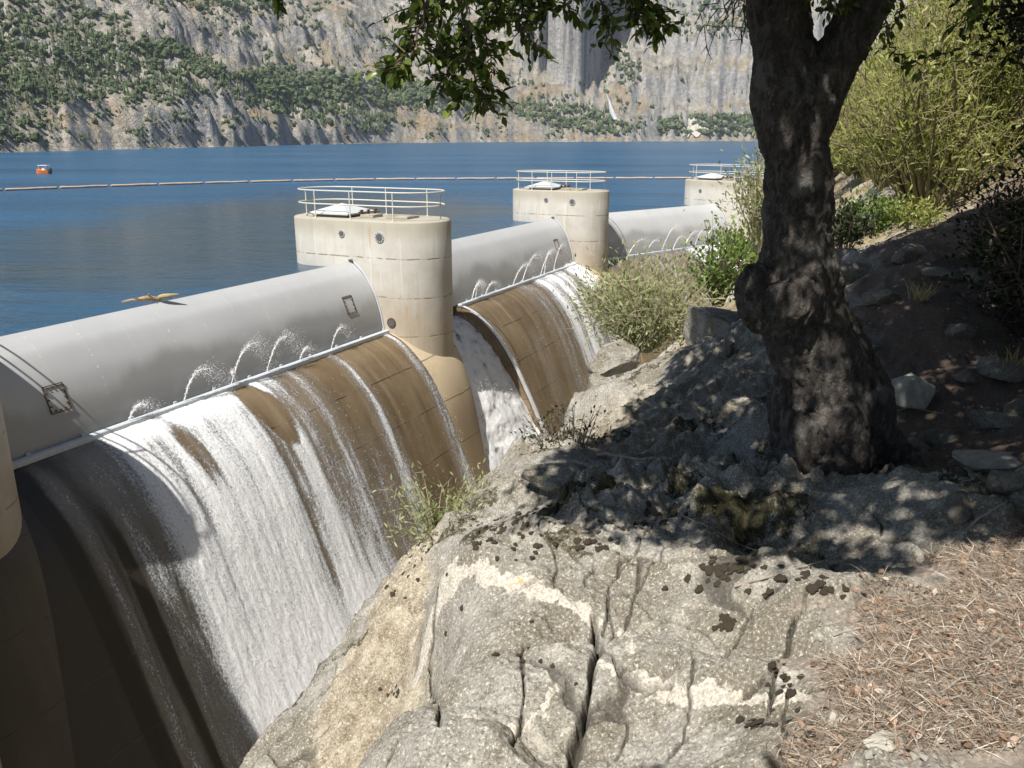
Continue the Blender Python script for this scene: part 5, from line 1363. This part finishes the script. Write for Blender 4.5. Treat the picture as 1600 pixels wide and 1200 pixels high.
# dark evergreen at the right edge and the dark branch above it
sh(1650, 600, 6.2, 2.1, .75, 80, 110, sm_t, .05, 'darkleaf', 'dark shaded evergreen shrub filling the right edge beside the path', seed=15, ls=.42)
sh(1600, 480, 7.2, 1.0, .55, 40, 80, sm_t, .05, 'darkleaf', 'lower dark evergreen shrub behind the edge one', seed=16, ls=.42)
rt = empty('bay_tree', at_y(1800, 560, 5.4), 'dark tree whose leafy branch hangs into the top right corner', 'tree')
rl = np.array(rt.location); mb = MB(); P1 = wander(rl, at_y(1830, -120, 5.4), 8, .05); mb.tube([rel(rl, p) for p in P1], list(np.linspace(.13, .08, len(P1))), 12)
mb.build('trunk', M['bark'], rt, True)
mb = MB(); P = []; D = []; U = []; S = []; Vv = []
for (u, v) in ((1590, 30), (1560, -10), (1540, 10), (1600, 70), (1580, 60), (1640, 40), (1620, 0), (1560, 30)):
    pts = wander(P1[7], at_y(u, v, 5.2+rng.uniform(-.2, .2)), 6, .05); mb.tube([rel(rl, p) for p in pts], list(np.linspace(.03, .004, 7)), 6)
    for q in range(150):
        p = pts[rng.integers(3, 7)]+rng.normal(size=3)*[.12, .12, .085]; P.append(p); D.append(rdir(1)[0]+[-.3, 0, -.2]); U.append(rdir(1)[0]+[0, 0, .8]); S.append(rng.uniform(.04, .06)); Vv.append(rng.random())
mb.build('branch', M['bark'], rt, True)
nb = len(BP); P += BP; D += list(rdir(nb)*[1, 1, .4]); U += list(np.array([0, 0, 1])+rng.normal(size=(nb, 3))*.4); S += list(rng.uniform(.12, .19, nb)); Vv += list(rng.random(nb))  # unseen sky-blocking leaves added to this crown
scatter('foliage', sm_t, P, D, U, S, np.array(Vv), M['darkleaf'], rt, rl)

# ------------------------------------------------------------------ boulders and stones
def boulder(name, u, v, sx, sy, sz, label, rz=0, seed=0, mat='stone', lift=.3, box=.55, hit=None):
    P = hit if hit is not None else ghit(u, v)
    bm = bmesh.new(); bmesh.ops.create_icosphere(bm, subdivisions=5, radius=1)
    V = np.array([q.co[:] for q in bm.verts]); Fc = np.array([[q.index for q in f.verts] for f in bm.faces]); bm.free()
    V = np.sign(V)*np.abs(V)**box; V /= np.maximum(1, np.abs(V).max())
    k = seed*13.7
    r = np.random.default_rng(seed)
    for _ in range(15):
        n = r.normal(size=3)*[1, 1, .9]; n /= np.linalg.norm(n); d = r.uniform(.55, .88); q = V @ n-d; V = V-np.clip(q, 0, None)[:, None]*n
    V = V*(1+.06*fbm(V[:, 0]*1.6+k, V[:, 1]*1.6, V[:, 2]*1.6, 4)+.03*ridged(V[:, 0]*6+k, V[:, 1]*6, V[:, 2]*6, 3))[:, None]
    V = V*[sx, sy, sz]
    o = link_mesh(name, np_mesh(name, V, Fc, True, {'tan': np.full(len(V), .0)}), M[mat], None, P+np.array([0, 0, sz*lift])); o.rotation_euler.z = rz
    return tag(o, label, name.replace('_', ' ').split()[-1] if False else ('boulder' if 'boulder' in name else 'stone'))
E1 = at_y(1122, 545, 9.2)
boulder('boulder', 0, 0, .50, .42, .40, 'squarish brown granite boulder at the left foot of the oak trunk', -.2, 1, 'ground', .35, .5, E1)
boulder('boulder', 0, 0, .46, .35, .22, 'sunlit blocky pale boulder on the rim beside the middle chute', .4, 2, 'ground', .2, .5, at_y(965, 565, 11.0))
boulder('boulder', 0, 0, .26, .22, .20, 'small brown block under the sunlit rim boulder', .2, 5, 'ground', .0, .5, at_y(940, 610, 10.2))
boulder('stone', 1425, 625, .20, .16, .15, 'pale bluish-grey stone on the shaded slope right of the oak roots', .5, 3)
boulder('stone', 1385, 1165, .055, .05, .018, 'flat grey stone lying in the needle litter', .4, 6, lift=.3)
boulder('stone', 1310, 1130, .045, .028, .016, 'slim grey rock flake at the rock and litter border', .9, 7)
boulder('stone', 1540, 730, .22, .15, .08, 'low grey slab in the half shade by the path', .2, 8)
boulder('boulder', 870, 760, .22, .13, .10, 'grey boulder under the dark twiggy bush at the rim', .1, 9, 'ground')
for i in range(90):
    u = rng.uniform(1260, 1640); v = rng.uniform(930, 1230); 
    if u < 1330 and v < 980: continue
    P = ghit(u, v); s = rng.uniform(.006, .018)
    if i == 0: st0 = boulder('pebble', 0, 0, 1, .8, .55, 'small pale pebble among the dry needles', 0, 21, 'stone', 0, .6, P); o = st0
    else: o = st0.copy(); COL.objects.link(o)
    o['group'] = 'pebbles in the litter'; o['category'] = 'pebble'; o.location = P+[0, 0, s*.2]; o.scale = (s, s, s); o.rotation_euler = (rng.uniform(-.3, .3), 0, rng.uniform(0, 6))

first_ = None
for i, (u, v, k_) in enumerate([(1340, 430, .22), (1375, 470, .16), (1420, 400, .2), (1470, 430, .15), (1545, 445, .18), (1500, 520, .14), (1560, 580, .2), (1510, 590, .12), (1350, 545, .13), (1470, 690, .13), (1555, 660, .16), (1590, 640, .12), (1430, 700, .15), (1580, 760, .12), (1500, 800, .10), (1310, 400, .18)]):
    P_ = ghit(u, v)
    if first_ is None: first_ = boulder('boulder', 0, 0, 1, .75, .5, 'dark mossy rock half buried in the shaded bank right of the oak', 0, 33, 'ground', 0, .6, P_); o = first_
    else: o = first_.copy(); COL.objects.link(o)
    o['group'] = 'mossy rocks of the shaded bank'; o.location = P_+[0, 0, k_*.05]; o.scale = (k_*rng.uniform(.9, 1.5), k_, k_*rng.uniform(.7, 1.1)); o.rotation_euler = (rng.uniform(-.2, .2), rng.uniform(-.2, .2), rng.uniform(0, 6))
_mv = first_.data; at_ = _mv.attributes.new('moss', 'FLOAT', 'POINT'); at_.data.foreach_set('value', np.full(len(_mv.vertices), .45, np.float32))
# ------------------------------------------------------------------ lichens on the granite
def lichen_mesh(seed):
    r = np.random.default_rng(seed); n = 18; V = [(0, 0, .16)]; Fc = []
    for ring, (rad, z) in enumerate(((.5, .20), (1.0, .10), (1.02, -.05))):
        for k in range(n):
            a = 2*PI*k/n; q = rad*(1+.13*math.sin(3*a+seed)+.10*r.normal()*(ring > 0)); V.append((q*math.cos(a), q*math.sin(a), z+.10*r.normal()*(ring == 1)))
    for k in range(n): Fc.append((0, 1+k, 1+(k+1) % n))
    for rg in range(2):
        for k in range(n): Fc.append((1+rg*n+k, 1+(rg+1)*n+k, 1+(rg+1)*n+(k+1) % n, 1+rg*n+(k+1) % n))
    return V, Fc
lm = []
for k in range(4):
    me = bpy.data.meshes.new('rock_lichen'); V, Fc = lichen_mesh(k); me.from_pydata(V, [], Fc); me.polygons.foreach_set('use_smooth', [True]*len(me.polygons)); me.materials.append(M['lichen']); lm.append(me)
def gnormal(P, e=.04):
    x, y = P[0], P[1]; zx = (gz(x+e, y)-gz(x-e, y))[0]/(2*e); zy = (gz(x, y+e)-gz(x, y-e))[0]/(2*e); return Vector((-zx, -zy, 1)).normalized()
lsp = []
def lcl(n, u0, v0, u1, v1, su, sv, r0_, r1_):
    for _ in range(n):
        q = rng.random(); lsp.append((u0+(u1-u0)*q+rng.normal()*su, v0+(v1-v0)*q+rng.normal()*sv, rng.uniform(r0_, r1_)))
lcl(46, 745, 838, 860, 795, 14, 9, .012, .024); lcl(24, 790, 860, 960, 830, 20, 14, .012, .026); lcl(30, 930, 850, 1060, 805, 20, 12, .014, .026)
lcl(34, 1085, 915, 1165, 875, 18, 12, .014, .030); lcl(22, 1180, 905, 1300, 930, 22, 16, .014, .026); lcl(26, 1205, 1050, 1240, 1130, 12, 16, .010, .018)
lcl(12, 720, 870, 800, 850, 20, 20, .010, .02); lcl(10, 1120, 990, 1150, 965, 12, 6, .014, .026); lcl(10, 700, 970, 850, 1040, 40, 20, .010, .018)
lcl(10, 600, 930, 660, 880, 14, 10, .012, .024); lcl(8, 590, 1085, 670, 1080, 10, 8, .012, .02); lcl(14, 1150, 1125, 1270, 1155, 10, 8, .010, .02)
for k, (u, v, r_) in enumerate(lsp):
    P = ghit(u, v); o = bpy.data.objects.new('rock_lichen', lm[k % 4]); COL.objects.link(o)
    o.location = P+np.array([0, 0, .003]); o.rotation_mode = 'QUATERNION'; o.rotation_quaternion = gnormal(P).to_track_quat('Z', 'Y') @ Matrix.Rotation(rng.uniform(0, 6), 3, 'Z').to_quaternion(); r_ *= rng.uniform(.55, 1.0); o.scale = (r_, r_*rng.uniform(.7, 1), r_*.9)
    tag(o, 'dark brown leafy lichen disc growing on the sunlit granite outcrop', 'lichen', 'rock lichens on the outcrop')

# ------------------------------------------------------------------ litter
def on_ground(n, poly, lift=.004):
    px = np.array(poly); out = []
    x = rng.uniform(px[:, 0].min(), px[:, 0].max(), n*4); y = rng.uniform(px[:, 1].min(), px[:, 1].max(), n*4)
    m = poly_sd(x, y, poly)+.22*fbm(x*3, y*3, None, 4) > .12*rng.random(len(x)); x = x[m][:n]; y = y[m][:n]
    return np.stack([x, y, gz(x, y)+lift], 1)
LITV = plan([(1200, 1240), (1262, 1090), (1285, 1010), (1310, 945), (1350, 912), (1480, 900), (1480, 850), (1640, 780), (1720, 1000), (1720, 1240)], 3.35)
LITS = plan([(1330, 640), (1320, 500), (1380, 440), (1500, 400), (1640, 400), (1660, 760), (1600, 740), (1450, 690)], 3.4)
P = np.vstack([on_ground(30000, LITV), on_ground(6000, LITS)]); n = len(P); a = rng.uniform(0, 2*PI, n)+1.2*fbm(P[:, 0]*5, P[:, 1]*5)
D = np.stack([np.cos(a), np.sin(a), rng.normal(size=n)*.22], 1); U = np.tile([0, 0, 1.], (n, 1))+rng.normal(size=(n, 3))*.2
P[:, 2] += rng.uniform(0, .014, n)
o = scatter('needle_litter', blade_tpl(.026, .04), P, D, U, .016+.085*rng.random(n)**2.4, rng.random(n), M['needle']); tag(o, 'dry fallen needles and twigs covering the slope', 'litter', kind='stuff')
P = np.vstack([on_ground(3400, LITV, .008), on_ground(2600, LITS, .012), on_ground(160, plan([(860, 800), (1160, 830), (1180, 880), (950, 830)], 3.0), .012)]); n = len(P)
D = rdir(n)*[1, 1, .35]; U = np.tile([0, 0, 1.], (n, 1))+rng.normal(size=(n, 3))*.5
o = scatter('fallen_leaves', leaf_tpl(.62, .16, -.12), P, D, U, (.008+.027*rng.random(n)**2), rng.random(n), M['dryleaf']); tag(o, 'orange brown dead leaves scattered in the litter', 'leaves', kind='stuff')
def stick(name, uv, rad, label, mat='stick', cat='stick', lift=.012, side=()):
    P = [ghit(u, v)+np.array([0, 0, lift]) for u, v in uv]; Q = []
    for a_, b_ in zip(P[:-1], P[1:]):
        for q in (0, .33, .66): Q.append(a_+(b_-a_)*q+rng.normal(size=3)*rad*.5)
    Q.append(P[-1]); loc = Q[len(Q)//2]
    mb = MB(); mb.tube([q-loc for q in Q], list(np.linspace(rad, rad*.45, len(Q))), 7)
    for i, d in side: mb.tube([Q[i]-loc, Q[i]-loc+np.array(d)*.5+rng.normal(size=3)*.002, Q[i]-loc+np.array(d)], [rad*.5, rad*.45, rad*.25], 5)
    o = mb.build(name, M[mat], None, True, loc); return tag(o, label, cat)
M['paletwig'] = mat_simple('pale_dry_twig', (.56, .42, .29), .8, 30, .2, .2)
stick('dry_frond', [(1063, 808), (1095, 822), (1130, 842), (1160, 858), (1192, 872)], .003, 'pale comb-like dry twig with side spikes on the rock', 'paletwig', 'twig', .012, [(i, (-.012+.004*(i % 3), -.028-.012*math.sin(i*.5), .004)) for i in range(0, 13)])
stick('fallen_stick', [(935, 713), (965, 718), (1010, 725)], .014, 'long grey stick lying on the shaded rocks left of the oak')
stick('fallen_stick', [(1150, 922), (1210, 900), (1260, 888), (1310, 872)], .006, 'thin dark curved stick at the edge of the shade')
stick('fallen_stick', [(1300, 998), (1345, 985), (1390, 982)], .005, 'short bent pale twig at the left of the sunlit litter')
stick('fallen_stick', [(1470, 1090), (1500, 1070), (1535, 1055)], .005, 'pale straight twig in the middle of the sunlit litter')
stick('fallen_stick', [(1530, 1025), (1550, 1012), (1570, 1003)], .012, 'stubby grey wood piece on the litter')
stick('fallen_stick', [(1452, 1080), (1475, 1105), (1520, 1112)], .004, 'thin hooked brown twig below the straight pale one')
stick('fallen_stick', [(1480, 860), (1530, 815), (1570, 790)], .008, 'grey fallen branch in the dark shade at right')
stick('fallen_stick', [(1360, 660), (1420, 640), (1500, 655)], .006, 'thin arched twig in the shade beside the oak roots')
for (u, v, hh_, lab) in ((1577, 590, .24, 'dry grass tuft standing at the right of the shaded slope'), (1440, 470, .2, 'pale dry grass tuft on the shaded slope behind the oak'), (1310, 300, .1, None)):
    if not lab: continue
    P0 = ghit(u, v); n = 60; root = P0; PP = np.tile(P0, (n, 1))+rng.normal(size=(n, 3))*[.03, .03, 0]
    D = rng.normal(size=(n, 3))*[.45, .45, 0]+[0, 0, 1]; o = scatter('grass_tuft', blade_tpl(.03, .15), PP, D, rdir(n), rng.uniform(.5, 1.1, n)*hh_, rng.random(n), M['grass'], None, P0); o.location = P0; tag(o, lab, 'grass tuft')

# ------------------------------------------------------------------ light, sky, camera
w = bpy.data.worlds.new('World'); scene.world = w; w.use_nodes = True; nt = w.node_tree; nt.nodes.clear()
sky = nt.nodes.new('ShaderNodeTexSky'); sky.sky_type = 'NISHITA'; sky.sun_disc = False; sky.sun_elevation = SUN_EL
sky.sun_rotation = math.atan2(-L[0], -L[1]); sky.altitude = 1100; sky.air_density = 1.0; sky.dust_density = .6; sky.ozone_density = 1.2
bg = nt.nodes.new('ShaderNodeBackground'); bg.inputs[1].default_value = .05; wo = nt.nodes.new('ShaderNodeOutputWorld')
nt.links.new(sky.outputs[0], bg.inputs[0]); nt.links.new(bg.outputs[0], wo.inputs[0])
sl_ = bpy.data.lights.new('sun', 'SUN'); sl_.energy = 5.0; sl_.angle = math.radians(.53); sl_.color = (1, .95, .87)
so = bpy.data.objects.new('sun', sl_); COL.objects.link(so); so.rotation_euler = Vector(-L).to_track_quat('Z', 'Y').to_euler(); so.location = (-20, -20, 60)
cam = bpy.data.cameras.new('camera'); co = bpy.data.objects.new('camera', cam); COL.objects.link(co)
co.location = CAM; co.rotation_euler = (PI/2-PITCH, 0, 0); cam.sensor_fit = 'HORIZONTAL'; cam.sensor_width = 36; cam.lens = 36*F/1600; cam.clip_start = .05; cam.clip_end = 9000
scene.camera = co
hz = NT('thin_air_haze')
pv = hz.n('ShaderNodeVolumePrincipled', {'Color': (.80, .87, 1.0), 'Density': .00011})
hz.t.links.new(pv.outputs[0], hz.out.inputs['Volume'])
mbh = MB(); mbh.box((0, 1150, 210), (4600, 3200, 520)); ho = mbh.build('haze', hz.m); tag(ho, 'thin bluish air haze over the lake and slopes', 'haze', kind='stuff')
scene.view_settings.view_transform = 'Standard'; scene.view_settings.look = 'None'; scene.view_settings.gamma = 1; scene.view_settings.exposure = .62
scene.cycles.transparent_max_bounces = 12; scene.cycles.max_bounces = 6
